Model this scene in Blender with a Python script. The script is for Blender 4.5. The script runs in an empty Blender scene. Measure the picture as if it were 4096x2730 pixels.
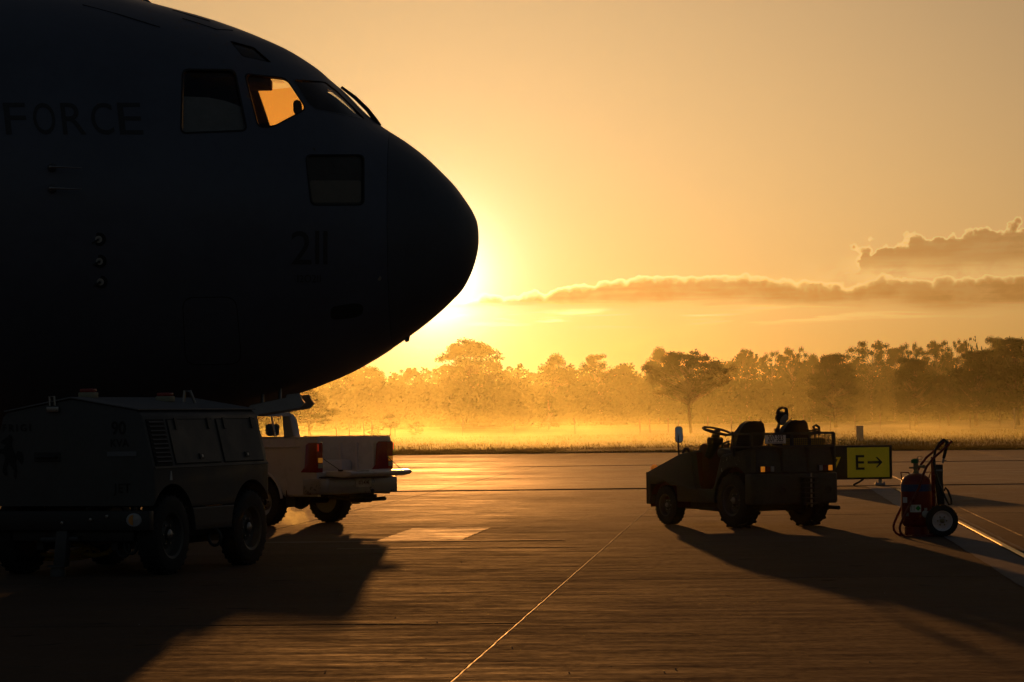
import bpy, bmesh, math, random
from mathutils import Vector, Matrix, noise
random.seed(7)
SC = bpy.context.scene
COL = SC.collection
R = math.radians
# ------------------------------------------------------------------ camera
CAM_H = 1.65
cam_data = bpy.data.cameras.new('camera')
cam = bpy.data.objects.new('camera', cam_data); COL.objects.link(cam)
cam_data.lens = 100.0; cam_data.sensor_width = 36.0
cam_data.clip_start = 0.1; cam_data.clip_end = 6000
cam.location = (0, 0, CAM_H)
TILT, ROLL = math.atan(310/11378), R(0.8)
cam.matrix_world = Matrix.Translation((0, 0, CAM_H)) @ Matrix.Rotation(R(90)+TILT, 4, 'X') @ Matrix.Rotation(-ROLL, 4, 'Z')
SC.camera = cam
# ------------------------------------------------------------------ sun, sky, exposure
SUN_AZ, SUN_EL = R(-1.57), R(3.47)           # azimuth from +Y towards +X
sun_dir = Vector((math.sin(SUN_AZ)*math.cos(SUN_EL), math.cos(SUN_AZ)*math.cos(SUN_EL), math.sin(SUN_EL)))
sd = bpy.data.lights.new('sun', 'SUN'); sd.energy = 5.0; sd.angle = R(0.55); sd.color = (1.0, 0.385, 0.085)
sun = bpy.data.objects.new('sun', sd); COL.objects.link(sun)
sun.rotation_euler = sun_dir.to_track_quat('Z', 'Y').to_euler(); sun.location = (0, 0, 60)
vs = SC.view_settings
vs.view_transform = 'Standard'; vs.look = 'None'; vs.gamma = 1.0; vs.use_curve_mapping = False
vs.exposure = -1.14
SC.cycles.use_denoising = True
SC.cycles.max_bounces = 6; SC.cycles.volume_bounces = 0; SC.cycles.transparent_max_bounces = 16
SC.cycles.volume_max_steps = 128
SC.cycles.sample_clamp_indirect = 6.0

W = bpy.data.worlds.new('World'); SC.world = W; W.use_nodes = True
class NT:
    """small helper to write node graphs"""
    def __init__(s, tree): s.t = tree; s.n = tree.nodes; s.l = tree.links
    def node(s, typ, **kw):
        n = s.n.new(typ)
        for k, v in kw.items(): setattr(n, k, v)
        return n
    def put(s, sock, v):
        if isinstance(v, bpy.types.NodeSocket): s.l.new(v, sock)
        elif v is not None: sock.default_value = v
    def m(s, op, a, b=None, c=None, clamp=False):
        n = s.node('ShaderNodeMath', operation=op, use_clamp=clamp)
        for i, v in enumerate((a, b, c)):
            if v is not None: s.put(n.inputs[i], v)
        return n.outputs[0]
    def vm(s, op, a, b=None):
        n = s.node('ShaderNodeVectorMath', operation=op)
        s.put(n.inputs[0], a)
        if b is not None: s.put(n.inputs[1], b)
        return n.outputs['Value'] if op in ('DOT_PRODUCT', 'LENGTH') else n.outputs[0]
    def mix(s, f, a, b, typ='RGBA', blend='MIX'):
        n = s.node('ShaderNodeMix', data_type=typ)
        if typ == 'RGBA': n.blend_type = blend
        i = {'FLOAT': (2, 3), 'RGBA': (6, 7)}[typ]
        s.put(n.inputs[0], f); s.put(n.inputs[i[0]], a); s.put(n.inputs[i[1]], b)
        return n.outputs[{'FLOAT': 0, 'RGBA': 2}[typ]]
    def ramp(s, v, lo, hi, a=0.0, b=1.0, smooth=True):
        n = s.node('ShaderNodeMapRange', interpolation_type='SMOOTHSTEP' if smooth else 'LINEAR')
        s.put(n.inputs[0], v)
        for i, q in enumerate((lo, hi, a, b)): s.put(n.inputs[i+1], q)
        return n.outputs[0]
    def noise(s, vec, scale, detail=3, rough=0.5, dist=0.0):
        n = s.node('ShaderNodeTexNoise')
        if vec is not None: s.put(n.inputs['Vector'], vec)
        n.inputs['Scale'].default_value = scale; n.inputs['Detail'].default_value = detail
        n.inputs['Roughness'].default_value = rough; n.inputs['Distortion'].default_value = dist
        return n.outputs[0]
    def comb(s, x, y, z):
        n = s.node('ShaderNodeCombineXYZ')
        for i, v in enumerate((x, y, z)): s.put(n.inputs[i], v)
        return n.outputs[0]
    def curve(s, v, pts, lo, hi, ylo, yhi):
        """piecewise linear function through pts as a float curve"""
        n = s.node('ShaderNodeFloatCurve')
        s.put(n.inputs['Value'], s.m('DIVIDE', s.m('SUBTRACT', v, lo), hi-lo, clamp=True))
        c = n.mapping.curves[0]
        P = [((x-lo)/(hi-lo), (y-ylo)/(yhi-ylo)) for x, y in pts]
        while len(c.points) < len(P): c.points.new(0.5, 0.5)
        for q, p in zip(c.points, P): q.location = p; q.handle_type = 'AUTO_CLAMPED'
        n.mapping.update()
        return s.m('ADD', s.m('MULTIPLY', n.outputs[0], yhi-ylo), ylo)

def build_world():
    g = NT(W.node_tree)
    for n in list(g.n): g.n.remove(n)
    out = g.node('ShaderNodeOutputWorld'); bg = g.node('ShaderNodeBackground')
    sky = g.node('ShaderNodeTexSky', sky_type='NISHITA')
    sky.sun_disc = False; sky.sun_elevation = SUN_EL; sky.sun_rotation = SUN_AZ
    sky.altitude = 0; sky.air_density = 0.76; sky.dust_density = 3.0; sky.ozone_density = 1.0
    tc = g.node('ShaderNodeTexCoord'); d = tc.outputs['Generated']
    sep = g.node('ShaderNodeSeparateXYZ'); g.put(sep.inputs[0], d)
    x, y, z = sep.outputs
    el = g.m('MULTIPLY', g.m('ARCSINE', z), 57.2958)
    az = g.m('MULTIPLY', g.m('ARCTAN2', x, y), 57.2958)
    # dust scattering around the sun warms the clear sky (a wide aureole, smooth in every direction)
    cs = g.m('MAXIMUM', g.vm('DOT_PRODUCT', d, tuple(sun_dir)), 0.0)
    hg = lambda gg: g.m('POWER', g.m('DIVIDE', (1-gg)**2, g.m('SUBTRACT', 1+gg*gg, g.m('MULTIPLY', cs, 2*gg))), 1.5)
    wide, narrow = hg(0.72), hg(0.93)
    gl = Vector((sun_dir.x, sun_dir.y, sun_dir.z-0.011)).normalized()          # thickest, brightest air just under the sun
    cs = g.m('MAXIMUM', g.vm('DOT_PRODUCT', d, tuple(gl)), 0.0); core = hg(0.985)
    low = g.m('POWER', g.m('SUBTRACT', 1.0, g.m('MAXIMUM', z, 0.0), clamp=True), 8.0)
    # the film's gentle highlight shoulder, applied to the whole sky alike
    base = g.mix(1.0, sky.outputs[0], (0.016,)*3+(1,), blend='MULTIPLY')
    gm = g.node('ShaderNodeGamma'); g.put(gm.inputs[0], base); gm.inputs[1].default_value = SKY_GAMMA
    base = g.mix(1.0, gm.outputs[0], (SKY_K*1.05, SKY_K*0.935, SKY_K*0.88, 1), blend='MULTIPLY')
    def scaled(col, f):
        return g.mix(1.0, g.comb(f, f, f), col, blend='MULTIPLY')
    glow = scaled(GLOW_WIDE, g.m('MULTIPLY', wide, low))
    glow = g.mix(1.0, glow, scaled(GLOW_NARROW, narrow), blend='ADD')
    glow = g.mix(1.0, glow, scaled(GLOW_CORE, core), blend='ADD')
    skyc = g.mix(1.0, base, glow, blend='ADD')
    # ---- clouds: two long low banks and thin streaks, by direction
    P = g.comb(az, el, 0.0)
    big = g.noise(g.vm('MULTIPLY', P, (0.55, 1.3, 1)), 1.0, 2, 0.5)
    def cells(f, sq):
        v = g.node('ShaderNodeTexVoronoi', feature='SMOOTH_F1', distance='EUCLIDEAN'); v.voronoi_dimensions = '2D'
        v.inputs['Scale'].default_value = 1.0; v.inputs['Smoothness'].default_value = 0.35; v.inputs['Randomness'].default_value = 1.0
        g.put(v.inputs['Vector'], g.vm('MULTIPLY', P, (f, f*sq, 1))); d_ = v.outputs['Distance']
        return g.m('SUBTRACT', 1.0, g.m('MULTIPLY', d_, d_))
    wob = g.noise(g.vm('MULTIPLY', P, (2.2, 2.2, 1)), 1.0, 4, 0.6)
    Pw = P
    med = g.noise(g.vm('MULTIPLY', P, (1.15, 1.7, 1)), 1.0, 6, 0.62, 0.35)
    lump = g.m('ADD', g.m('ADD', g.m('MULTIPLY', cells(1.3, 0.5), 0.40), g.m('MULTIPLY', cells(3.1, 0.8), 0.22)), g.m('ADD', g.m('MULTIPLY', cells(7.0, 0.9), 0.14), g.m('MULTIPLY', wob, 0.62)))
    streak = g.noise(g.vm('MULTIPLY', P, (0.45, 6.5, 1)), 1.0, 4, 0.55, 0.3)
    elw = g.m('ADD', el, g.m('MULTIPLY', g.m('SUBTRACT', big, 0.5), 0.18))
    def bank(top, bot, amp, soft):
        t = g.curve(az, top, -15, 30, 0, 6); b = g.curve(az, bot, -15, 30, 0, 6)
        bump = g.m('MULTIPLY', g.m('SUBTRACT', lump, 0.92), amp)
        up = g.m('SUBTRACT', g.m('ADD', t, bump), elw)          # >0 below the ragged top
        dn = g.m('SUBTRACT', g.m('ADD', elw, g.m('MULTIPLY', g.m('SUBTRACT', streak, 0.5), 0.30)), b)
        m = g.m('MULTIPLY', g.ramp(up, 0.0, soft), g.ramp(dn, -0.10, 0.22))
        rim = g.m('MULTIPLY', g.m('MULTIPLY', g.ramp(up, -0.015, 0.02), g.ramp(up, 0.16, 0.01)), g.ramp(dn, -0.05, 0.13))
        return m, rim
    m1, r1 = bank([(-15,2.0),(-4,2.2),(-1.6,2.36),(0.26,2.54),(1.5,2.74),(3.3,2.84),(5.3,2.72),(7.3,2.68),(8.8,2.68),(10.3,2.70),(18,2.5),(30,2.4)],
                  [(-15,2.5),(-4,2.3),(-1.6,2.2),(0.26,2.2),(1.5,2.22),(3.3,2.22),(5.3,2.2),(7.3,2.12),(8.8,2.06),(10.3,2.05),(18,2.0),(30,2.2)], 0.46, 0.10)
    m2, r2 = bank([(-15,2.0),(5.2,2.5),(6.4,2.85),(7.4,3.42),(8.8,3.52),(10.3,3.72),(18,3.7),(30,3.0)],
                  [(-15,3.0),(5.2,2.85),(6.4,2.80),(7.4,2.80),(8.8,2.78),(10.3,2.76),(18,2.8),(30,3.0)], 1.35, 0.11)
    # thin veil between the banks and fine streaks beneath
    veil = g.m('MULTIPLY', g.m('MULTIPLY', g.ramp(az, 5.2, 7.5), g.ramp(el, 2.5, 2.8)), g.ramp(el, 3.25, 2.9))
    veil = g.m('MULTIPLY', veil, g.ramp(med, 0.35, 0.6))
    st = g.m('MULTIPLY', g.m('MULTIPLY', g.ramp(el, 1.75, 1.95), g.ramp(el, 2.3, 2.1)), g.ramp(streak, 0.5, 0.66))
    st = g.m('MULTIPLY', st, g.ramp(az, 12.0, 3.0))
    thick = g.ramp(g.m('ADD', g.m('MULTIPLY', med, 0.6), g.m('MULTIPLY', streak, 0.4)), 0.35, 0.62, 0.62, 1.0)
    dark = g.m('MULTIPLY', g.m('MAXIMUM', g.m('MULTIPLY', m1, 0.95), g.m('MULTIPLY', m2, 0.82)), thick)
    rim = g.m('MAXIMUM', r1, g.m('MAXIMUM', r2, g.m('MAXIMUM', g.m('MULTIPLY', veil, 0.6), g.m('MULTIPLY', st, 0.8))))
    body = g.mix(1.0, skyc, CLOUD_MUL, blend='MULTIPLY')
    body = g.mix(1.0, body, scaled(CLOUD_ADD, wide), blend='ADD')
    c = g.mix(dark, skyc, body)
    c = g.mix(1.0, c, scaled(CLOUD_RIM, g.m('MULTIPLY', rim, g.m('ADD', g.m('MULTIPLY', narrow, 1.6), 0.21))), blend='ADD')
    g.put(bg.inputs[0], c); bg.inputs[1].default_value = SKY_STRENGTH
    g.l.new(bg.outputs[0], out.inputs[0])
HAZE_D = 0.000022
HAZE_G = 0.90
MIST_D = 0.00043
SKY_STRENGTH = 0.035
SKY_GAMMA = 0.8
SKY_K = 63.0
GLOW_WIDE = (0, 0, 0, 1)
GLOW_NARROW = (3, 2.6, 1.2, 1)
GLOW_CORE = (230, 205, 140, 1)
CLOUD_MUL = (0.62, 0.49, 0.36, 1)
CLOUD_ADD = (0.6, 0.2, 0.02, 1)
CLOUD_RIM = (46, 32, 11, 1)
build_world()
# ------------------------------------------------------------------ mesh and material helpers
MATS = {}
def mat(name, col, rough=0.5, metal=0.0, var=0.12, scale=6.0, bump=0.0, spec=0.5, emit=None, emit_k=0.0, trans=0.0, bscale=None):
    """painted / plain surface with blotchy wear in colour and gloss"""
    if name in MATS: return MATS[name]
    m = bpy.data.materials.new(name); m.use_nodes = True; g = NT(m.node_tree)
    b = g.n['Principled BSDF']
    tc = g.node('ShaderNodeTexCoord').outputs['Object']
    n1 = g.noise(tc, scale, 5, 0.6); n2 = g.noise(tc, scale*7, 3, 0.6)
    f = g.m('ADD', g.m('MULTIPLY', n1, 0.7), g.m('MULTIPLY', n2, 0.3))
    k = g.ramp(f, 0.3, 0.7, 1-var, 1+var)
    g.put(b.inputs['Base Color'], g.mix(1.0, g.comb(k, k, k), (*col, 1), blend='MULTIPLY'))
    g.put(b.inputs['Roughness'], g.ramp(n1, 0.25, 0.75, max(rough-0.08, 0.02), min(rough+0.10, 1)))
    b.inputs['Metallic'].default_value = metal
    b.inputs['Specular IOR Level'].default_value = spec
    if trans: b.inputs['Transmission Weight'].default_value = trans
    if emit: b.inputs['Emission Color'].default_value = (*emit, 1); b.inputs['Emission Strength'].default_value = emit_k
    if bump:
        bn = g.node('ShaderNodeBump'); bn.inputs['Strength'].default_value = bump; bn.inputs['Distance'].default_value = 0.01
        g.put(bn.inputs['Height'], g.noise(tc, bscale or scale*9, 4, 0.6)); g.put(b.inputs['Normal'], bn.outputs[0])
    MATS[name] = m
    return m
def glassmat(name, col, amount=0.75, rough=0.03):
    """thin pane: mostly see-through, with mirror reflection and grime"""
    if name in MATS: return MATS[name]
    m = bpy.data.materials.new(name); m.use_nodes = True; g = NT(m.node_tree)
    for n in list(g.n): g.n.remove(n)
    out = g.node('ShaderNodeOutputMaterial')
    tr = g.node('ShaderNodeBsdfTransparent'); tr.inputs[0].default_value = (*col, 1)
    gl = g.node('ShaderNodeBsdfGlossy'); gl.inputs['Roughness'].default_value = rough; gl.inputs[0].default_value = (0.9, 0.95, 1, 1)
    df = g.node('ShaderNodeBsdfTranslucent'); df.inputs[0].default_value = (0.5, 0.5, 0.5, 1)
    tc = g.node('ShaderNodeTexCoord').outputs['Object']
    geo = g.node('ShaderNodeNewGeometry'); cs = g.m('ABSOLUTE', g.vm('DOT_PRODUCT', geo.outputs['Incoming'], geo.outputs['Normal']))
    fr = g.m('ADD', 0.045, g.m('MULTIPLY', g.m('POWER', g.m('SUBTRACT', 1.0, cs, clamp=True), 5.0), 0.95))
    grime = g.ramp(g.noise(tc, 14, 6, 0.7), 0.45, 0.8, 0.01, 0.05)
    mx = g.node('ShaderNodeMixShader'); g.put(mx.inputs[0], grime); g.l.new(tr.outputs[0], mx.inputs[1]); g.l.new(df.outputs[0], mx.inputs[2])
    mx2 = g.node('ShaderNodeMixShader'); g.put(mx2.inputs[0], fr); g.l.new(mx.outputs[0], mx2.inputs[1]); g.l.new(gl.outputs[0], mx2.inputs[2])
    g.l.new(mx2.outputs[0], out.inputs[0])
    MATS[name] = m
    return m
def tag(o, label=None, cat=None, group=None, kind=None):
    for k, v in (('label', label), ('category', cat), ('group', group), ('kind', kind)):
        if v: o[k] = v
    return o
def empty(name, loc=(0,0,0), rz=0.0):
    o = bpy.data.objects.new(name, None); COL.objects.link(o)
    o.empty_display_size = 0.2; o.location = loc; o.rotation_euler = (0, 0, rz)
    return o
def link(name, me, m=None, parent=None):
    o = bpy.data.objects.new(name, me); COL.objects.link(o)
    if m and not me.materials: me.materials.append(m)
    if parent is not None: o.parent = parent
    return o
class MB:
    """collects shapes of one part into one mesh"""
    def __init__(s): s.b = bmesh.new()
    def add(s, verts, faces, M=None):
        vv = [s.b.verts.new(M @ Vector(v) if M else Vector(v)) for v in verts]
        out = []
        for f in faces:
            try: out.append(s.b.faces.new([vv[i] for i in f]))
            except ValueError: pass
        return out
    def box(s, lo, hi, M=None, bev=0.0, seg=2):
        t = bmesh.new()
        x0, y0, z0 = lo; x1, y1, z1 = hi
        v = [t.verts.new(p) for p in ((x0,y0,z0),(x1,y0,z0),(x1,y1,z0),(x0,y1,z0),(x0,y0,z1),(x1,y0,z1),(x1,y1,z1),(x0,y1,z1))]
        for f in ((0,3,2,1),(4,5,6,7),(0,1,5,4),(1,2,6,5),(2,3,7,6),(3,0,4,7)): t.faces.new([v[i] for i in f])
        if bev: bmesh.ops.bevel(t, geom=t.edges[:], offset=bev, segments=seg, profile=0.5, affect='EDGES')
        return s.take(t, M)
    def take(s, t, M=None):
        t.verts.index_update()
        s.add([v.co.copy() for v in t.verts], [[v.index for v in f.verts] for f in t.faces], M); t.free()
        return s
    def prism(s, poly, a, b, axis='y', M=None, bev=0.0, seg=2):
        """polygon in the two other axes, extruded from a to b along axis"""
        def P(u, v, w): return {'y': (u, w, v), 'x': (w, u, v), 'z': (u, v, w)}[axis]
        t = bmesh.new(); n = len(poly)
        A = [t.verts.new(P(u, v, a)) for u, v in poly]; B = [t.verts.new(P(u, v, b)) for u, v in poly]
        t.faces.new(A); t.faces.new(B[::-1])
        for i in range(n): t.faces.new((A[i], B[i], B[(i+1) % n], A[(i+1) % n]))
        bmesh.ops.recalc_face_normals(t, faces=t.faces)
        if bev: bmesh.ops.bevel(t, geom=t.edges[:], offset=bev, segments=seg, profile=0.5, affect='EDGES')
        return s.take(t, M)
    def tube(s, pts, r, n=8, closed=False, caps=True):
        pts = [Vector(p) for p in pts]; k = len(pts); rings = []
        rr = r if isinstance(r, (list, tuple)) else [r]*k
        up = None
        for i, p in enumerate(pts):
            a = pts[i-1] if (i or closed) else p; b = pts[(i+1) % k] if (i < k-1 or closed) else p
            d = (b-a).normalized()
            if up is None: up = d.orthogonal().normalized()
            up = (up - d*up.dot(d)); up = up.normalized() if up.length > 1e-6 else d.orthogonal().normalized()
            w = d.cross(up)
            rings.append([s.b.verts.new(p + (up*math.cos(q)+w*math.sin(q))*rr[i]) for q in [2*math.pi*j/n for j in range(n)]])
        for i in range(k if closed else k-1):
            A, B = rings[i], rings[(i+1) % k]
            for j in range(n): s.b.faces.new((A[j], A[(j+1) % n], B[(j+1) % n], B[j]))
        if caps and not closed: s.b.faces.new(rings[0][::-1]); s.b.faces.new(rings[-1])
        return s
    def lathe(s, prof, n=24, M=None, axis='z', a0=0.0, a1=2*math.pi, caps=True):
        """(radius, height) profile turned about an axis"""
        full = abs(a1-a0-2*math.pi) < 1e-6; k = n if full else n+1; rings = []
        for r, h in prof:
            ring = []
            for j in range(k):
                q = a0+(a1-a0)*j/n; c, d = r*math.cos(q), r*math.sin(q)
                p = {'z': (c, d, h), 'y': (c, h, d), 'x': (h, c, d)}[axis]
                ring.append(s.b.verts.new(M @ Vector(p) if M else p))
            rings.append(ring)
        for A, B in zip(rings, rings[1:]):
            for j in range(n): 
                try: s.b.faces.new((A[j], A[(j+1) % k], B[(j+1) % k], B[j]))
                except ValueError: pass
        for ring, rad in ((rings[0], prof[0][0]), (rings[-1], prof[-1][0])):
            if caps and full and rad > 1e-5:
                try: s.b.faces.new(ring)
                except ValueError: pass
        return s
    def loft(s, rings, cap=True):
        rs = [[s.b.verts.new(p) for p in r] for r in rings]; n = len(rs[0])
        for A, B in zip(rs, rs[1:]):
            for j in range(n): s.b.faces.new((A[j], A[(j+1) % n], B[(j+1) % n], B[j]))
        if cap: s.b.faces.new(rs[0][::-1]); s.b.faces.new(rs[-1])
        return s
    def mesh(s, name, smooth=None, clean=True):
        if clean: bmesh.ops.remove_doubles(s.b, verts=s.b.verts, dist=1e-5)
        bmesh.ops.recalc_face_normals(s.b, faces=s.b.faces)
        me = bpy.data.meshes.new(name); s.b.to_mesh(me); s.b.free()
        if smooth is not None:
            for p in me.polygons: p.use_smooth = True
            me.set_sharp_from_angle(angle=R(smooth))
        return me
    def build(s, name, m, parent=None, smooth=35):
        return link(name, s.mesh(name, smooth), m, parent)
def boolean(o, cutters, op='DIFFERENCE'):
    """apply exact booleans to o and drop the cutters"""
    bpy.context.view_layer.update()
    for c in cutters:
        c.matrix_world = o.matrix_world.copy()
        md = o.modifiers.new('b', 'BOOLEAN'); md.operation = op; md.object = c; md.solver = 'EXACT'
    bpy.context.view_layer.update()
    dg = bpy.context.evaluated_depsgraph_get()
    me = bpy.data.meshes.new_from_object(o.evaluated_get(dg))
    mats = [x for x in o.data.materials]
    old = o.data; o.modifiers.clear(); o.data = me
    if not me.materials:
        for x in mats: me.materials.append(x)
    for c in cutters: bpy.data.objects.remove(c)
    for p in me.polygons: p.use_smooth = True
    me.set_sharp_from_angle(angle=R(30))
    return o
def text_mesh(txt, size, extrude=0.0, spacing=1.0, width=1.0, bold=0.012):
    """lettering as flat geometry in its own x-y plane, centred"""
    cu = bpy.data.curves.new('txt', 'FONT'); cu.body = txt; cu.size = size; cu.extrude = extrude; cu.offset = bold*size
    cu.space_character = spacing; cu.align_x = 'CENTER'; cu.align_y = 'CENTER'; cu.resolution_u = 4
    o = bpy.data.objects.new('txt', cu); COL.objects.link(o)
    bpy.context.view_layer.update()
    me = bpy.data.meshes.new_from_object(o.evaluated_get(bpy.context.evaluated_depsgraph_get()))
    bpy.data.objects.remove(o)
    if width != 1.0:
        for v in me.vertices: v.co.x *= width
    return me
def lettering(name, txt, size, m, parent, M, spacing=1.0, width=1.0):
    me = text_mesh(txt, size, 0.0, spacing, width); me.transform(M); me.materials.clear()
    return link(name, me, m, parent)
def wheel_parts(parent, name, c, axis, r, w, tyre_m, rim_m, rim_r=0.6, lugs=0, hub_m=None, n=36, dish=0.03):
    """tyre with rounded shoulders, dished rim, hub; axis points to the outer face"""
    a = Vector(axis).normalized(); M = Matrix.Translation(c) @ a.to_track_quat('Z', 'Y').to_matrix().to_4x4()
    t = MB(); ri = r*rim_r; h = w/2
    t.lathe([(ri, -h*0.8), (ri*1.05, -h*0.98), (r*0.86, -h), (r*0.96, -h*0.86), (r*(0.985 if lugs else 1), -h*0.6), (r*(0.985 if lugs else 1), h*0.6), (r*0.96, h*0.86), (r*0.86, h), (ri*1.05, h*0.98), (ri, h*0.8)], n, M, caps=False)
    for i in range(lugs):
        q = 2*math.pi*i/lugs
        for sgn in (-1, 1):
            qq = q + (0.5*2*math.pi/lugs if sgn > 0 else 0)
            L = M @ Matrix.Rotation(qq, 4, 'Z') @ Matrix.Translation((r*0.985, 0, sgn*h*0.48)) @ Matrix.Rotation(sgn*0.5, 4, 'X')
            t.box((-r*0.05, -r*0.055, -h*0.46), (r*0.045, r*0.055, h*0.46), L, 0.004, 1)
    for i in range(0 if lugs else 28):
        q = 2*math.pi*i/28
        L = M @ Matrix.Rotation(q, 4, 'Z') @ Matrix.Translation((r*0.985, 0, 0))
        t.box((-r*0.03, -r*0.035, -h*0.85), (r*0.018, r*0.035, -h*0.1), L); t.box((-r*0.03, -r*0.01, h*0.1), (r*0.018, r*0.06, h*0.85), L)
    wo = empty(name, (0,0,0)); wo.parent = parent
    t.build('tyre', tyre_m, wo, 40)
    g = MB(); g.lathe([(0.001, h*0.80-dish*2.2), (ri*0.30, h*0.80-dish*2.2), (ri*0.36, h*0.80-dish*1.2), (ri*0.62, h*0.80-dish*2.6), (ri*0.86, h*0.80-dish*2.2), (ri*0.93, h*0.85), (ri*1.06, h*0.97), (ri*1.06, h*0.90), (ri*0.98, h*0.6), (ri*0.98, -h*0.9), (ri*0.3, -h*0.9)], n, M, caps=False)
    g.build('rim', rim_m, wo, 40)
    b = MB(); b.lathe([(ri*0.24, h*0.8-dish*2.3), (ri*0.24, h*0.8-dish*0.5), (ri*0.15, h*0.8), (0.001, h*0.82)], 14, M)
    for i in range(6):
        q = 2*math.pi*i/6; b.lathe([(0.012, h*0.8-dish*2.6), (0.012, h*0.8-dish*1.2), (0.001, h*0.8-dish*1.1)], 6, M @ Matrix.Translation((ri*0.45*math.cos(q), ri*0.45*math.sin(q), 0)))
    b.build('hub', hub_m or rim_m, wo, 40)
    return wo
# directions of the concrete joints
TH = R(4.88); CT, ST = math.cos(TH), math.sin(TH)
def pq(p, q, z=0.0): return Vector((p*CT+q*ST, -p*ST+q*CT, z))   # p across, q along the apron
F_PX = 11378.0
def at(px, py, D):
    """point at depth D (metres along +Y) seen at photo pixel px, py; used to read off positions"""
    m = cam.matrix_world.to_3x3(); d = m @ Vector(((px-2048)/F_PX, -(py-1365)/F_PX, -1.0))
    return Vector((0, 0, CAM_H)) + d*(D/d.y)
# ------------------------------------------------------------------ ground, apron, verge
def concrete(name, base, rough, spec, streak_amt=1.0, gloss=1.0):
    m = bpy.data.materials.new(name); m.use_nodes = True; g = NT(m.node_tree); b = g.n['Principled BSDF']
    geo = g.node('ShaderNodeNewGeometry').outputs['Position']
    rot = g.node('ShaderNodeVectorRotate', rotation_type='Z_AXIS'); g.put(rot.inputs['Vector'], geo); rot.inputs['Angle'].default_value = TH
    P = rot.outputs[0]
    obj = g.node('ShaderNodeObjectInfo').outputs['Random']
    big = g.noise(P, 0.16, 4, 0.6); blot = g.noise(P, 0.9, 5, 0.65)
    st1 = g.noise(g.vm('MULTIPLY', P, (0.8, 4.2, 1)), 1.0, 5, 0.65)         # brooming and wear run across
    st2 = g.noise(g.vm('MULTIPLY', P, (4.5, 26.0, 1)), 1.0, 3, 0.6)
    st3 = g.noise(g.vm('MULTIPLY', P, (2.2, 11.0, 1)), 1.0, 4, 0.6)
    st4 = g.noise(g.vm('MULTIPLY', P, (13.0, 8.0, 1)), 1.0, 3, 0.65)
    fine = g.noise(P, 60, 3, 0.6)
    spots = g.ramp(g.noise(P, 2.3, 2, 0.4), 0.68, 0.74)
    k = g.m('ADD', g.m('ADD', g.m('MULTIPLY', big, 0.5), g.m('MULTIPLY', st1, 0.8)), g.m('ADD', g.m('MULTIPLY', st2, 0.4), g.m('MULTIPLY', blot, 0.3)))
    k = g.ramp(k, 0.7, 1.3, 0.55, 1.45, False)
    k = g.m('MULTIPLY', k, g.m('ADD', 0.88, g.m('MULTIPLY', obj, 0.24)))
    k = g.m('MULTIPLY', k, g.m('SUBTRACT', 1.0, g.m('MULTIPLY', spots, 0.35)))
    g.put(b.inputs['Base Color'], g.mix(1.0, g.comb(k, k, k), (*base, 1), blend='MULTIPLY'))
    rr = g.m('ADD', g.m('MULTIPLY', st1, 0.7), g.m('ADD', g.m('MULTIPLY', st2, 0.4), g.m('MULTIPLY', big, 0.5)))
    sp = g.node('ShaderNodeSeparateXYZ'); g.put(sp.inputs[0], P)
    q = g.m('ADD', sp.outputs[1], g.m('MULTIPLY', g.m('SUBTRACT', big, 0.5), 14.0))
    far_gloss = g.m('ADD', g.ramp(q, 28.0, 60.0, 0.0, 0.6), g.ramp(q, 60.0, 70.0, 0.0, 0.4))   # gloss graded with distance to give the far sun sheen
    far_gloss = g.m('MULTIPLY', far_gloss, g.ramp(sp.outputs[1], 130.0, 92.0, 0.55, 1.0))
    r = g.mix(far_gloss, rough+0.22, rough+0.02, 'FLOAT')
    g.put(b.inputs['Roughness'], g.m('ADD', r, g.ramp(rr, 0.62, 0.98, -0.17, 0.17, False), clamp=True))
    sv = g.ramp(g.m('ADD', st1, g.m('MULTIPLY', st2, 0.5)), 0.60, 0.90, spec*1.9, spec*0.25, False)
    g.put(b.inputs['Specular IOR Level'], g.m('MULTIPLY', sv, g.m('ADD', 1.0, g.m('MULTIPLY', far_gloss, 4.5))))
    # worn, dusty concrete is part matt: the gloss is blended in with distance
    df = g.node('ShaderNodeBsdfDiffuse'); g.l.new(b.inputs['Base Color'].links[0].from_socket, df.inputs[0])
    w = g.m('MULTIPLY', g.mix(far_gloss, 0.45*gloss, 1.0, 'FLOAT'), g.ramp(g.m('ADD', g.m('MULTIPLY', st1, 0.55), g.m('ADD', g.m('MULTIPLY', g.m('ADD', st2, st3), 0.40), g.m('MULTIPLY', st4, 0.75))), 0.78, 1.30, 1.6, 0.35, False), clamp=True)
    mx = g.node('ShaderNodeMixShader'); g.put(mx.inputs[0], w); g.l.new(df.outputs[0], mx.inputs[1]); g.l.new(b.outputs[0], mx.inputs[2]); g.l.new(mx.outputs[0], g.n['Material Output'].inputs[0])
    bn = g.node('ShaderNodeBump'); bn.inputs['Strength'].default_value = 0.35*streak_amt; bn.inputs['Distance'].default_value = 0.004
    g.put(bn.inputs['Height'], g.m('ADD', g.m('MULTIPLY', st2, 1.6), g.m('MULTIPLY', fine, 0.5))); g.put(b.inputs['Normal'], bn.outputs[0])
    return m
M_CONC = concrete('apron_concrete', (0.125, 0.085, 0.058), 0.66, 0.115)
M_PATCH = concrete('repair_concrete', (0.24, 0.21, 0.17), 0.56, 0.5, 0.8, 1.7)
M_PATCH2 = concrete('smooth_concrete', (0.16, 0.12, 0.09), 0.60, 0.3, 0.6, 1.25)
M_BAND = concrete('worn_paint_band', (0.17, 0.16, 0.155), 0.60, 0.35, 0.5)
M_SEAL = mat('joint_sealant', (0.06, 0.045, 0.03), 0.55, scale=2)
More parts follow.
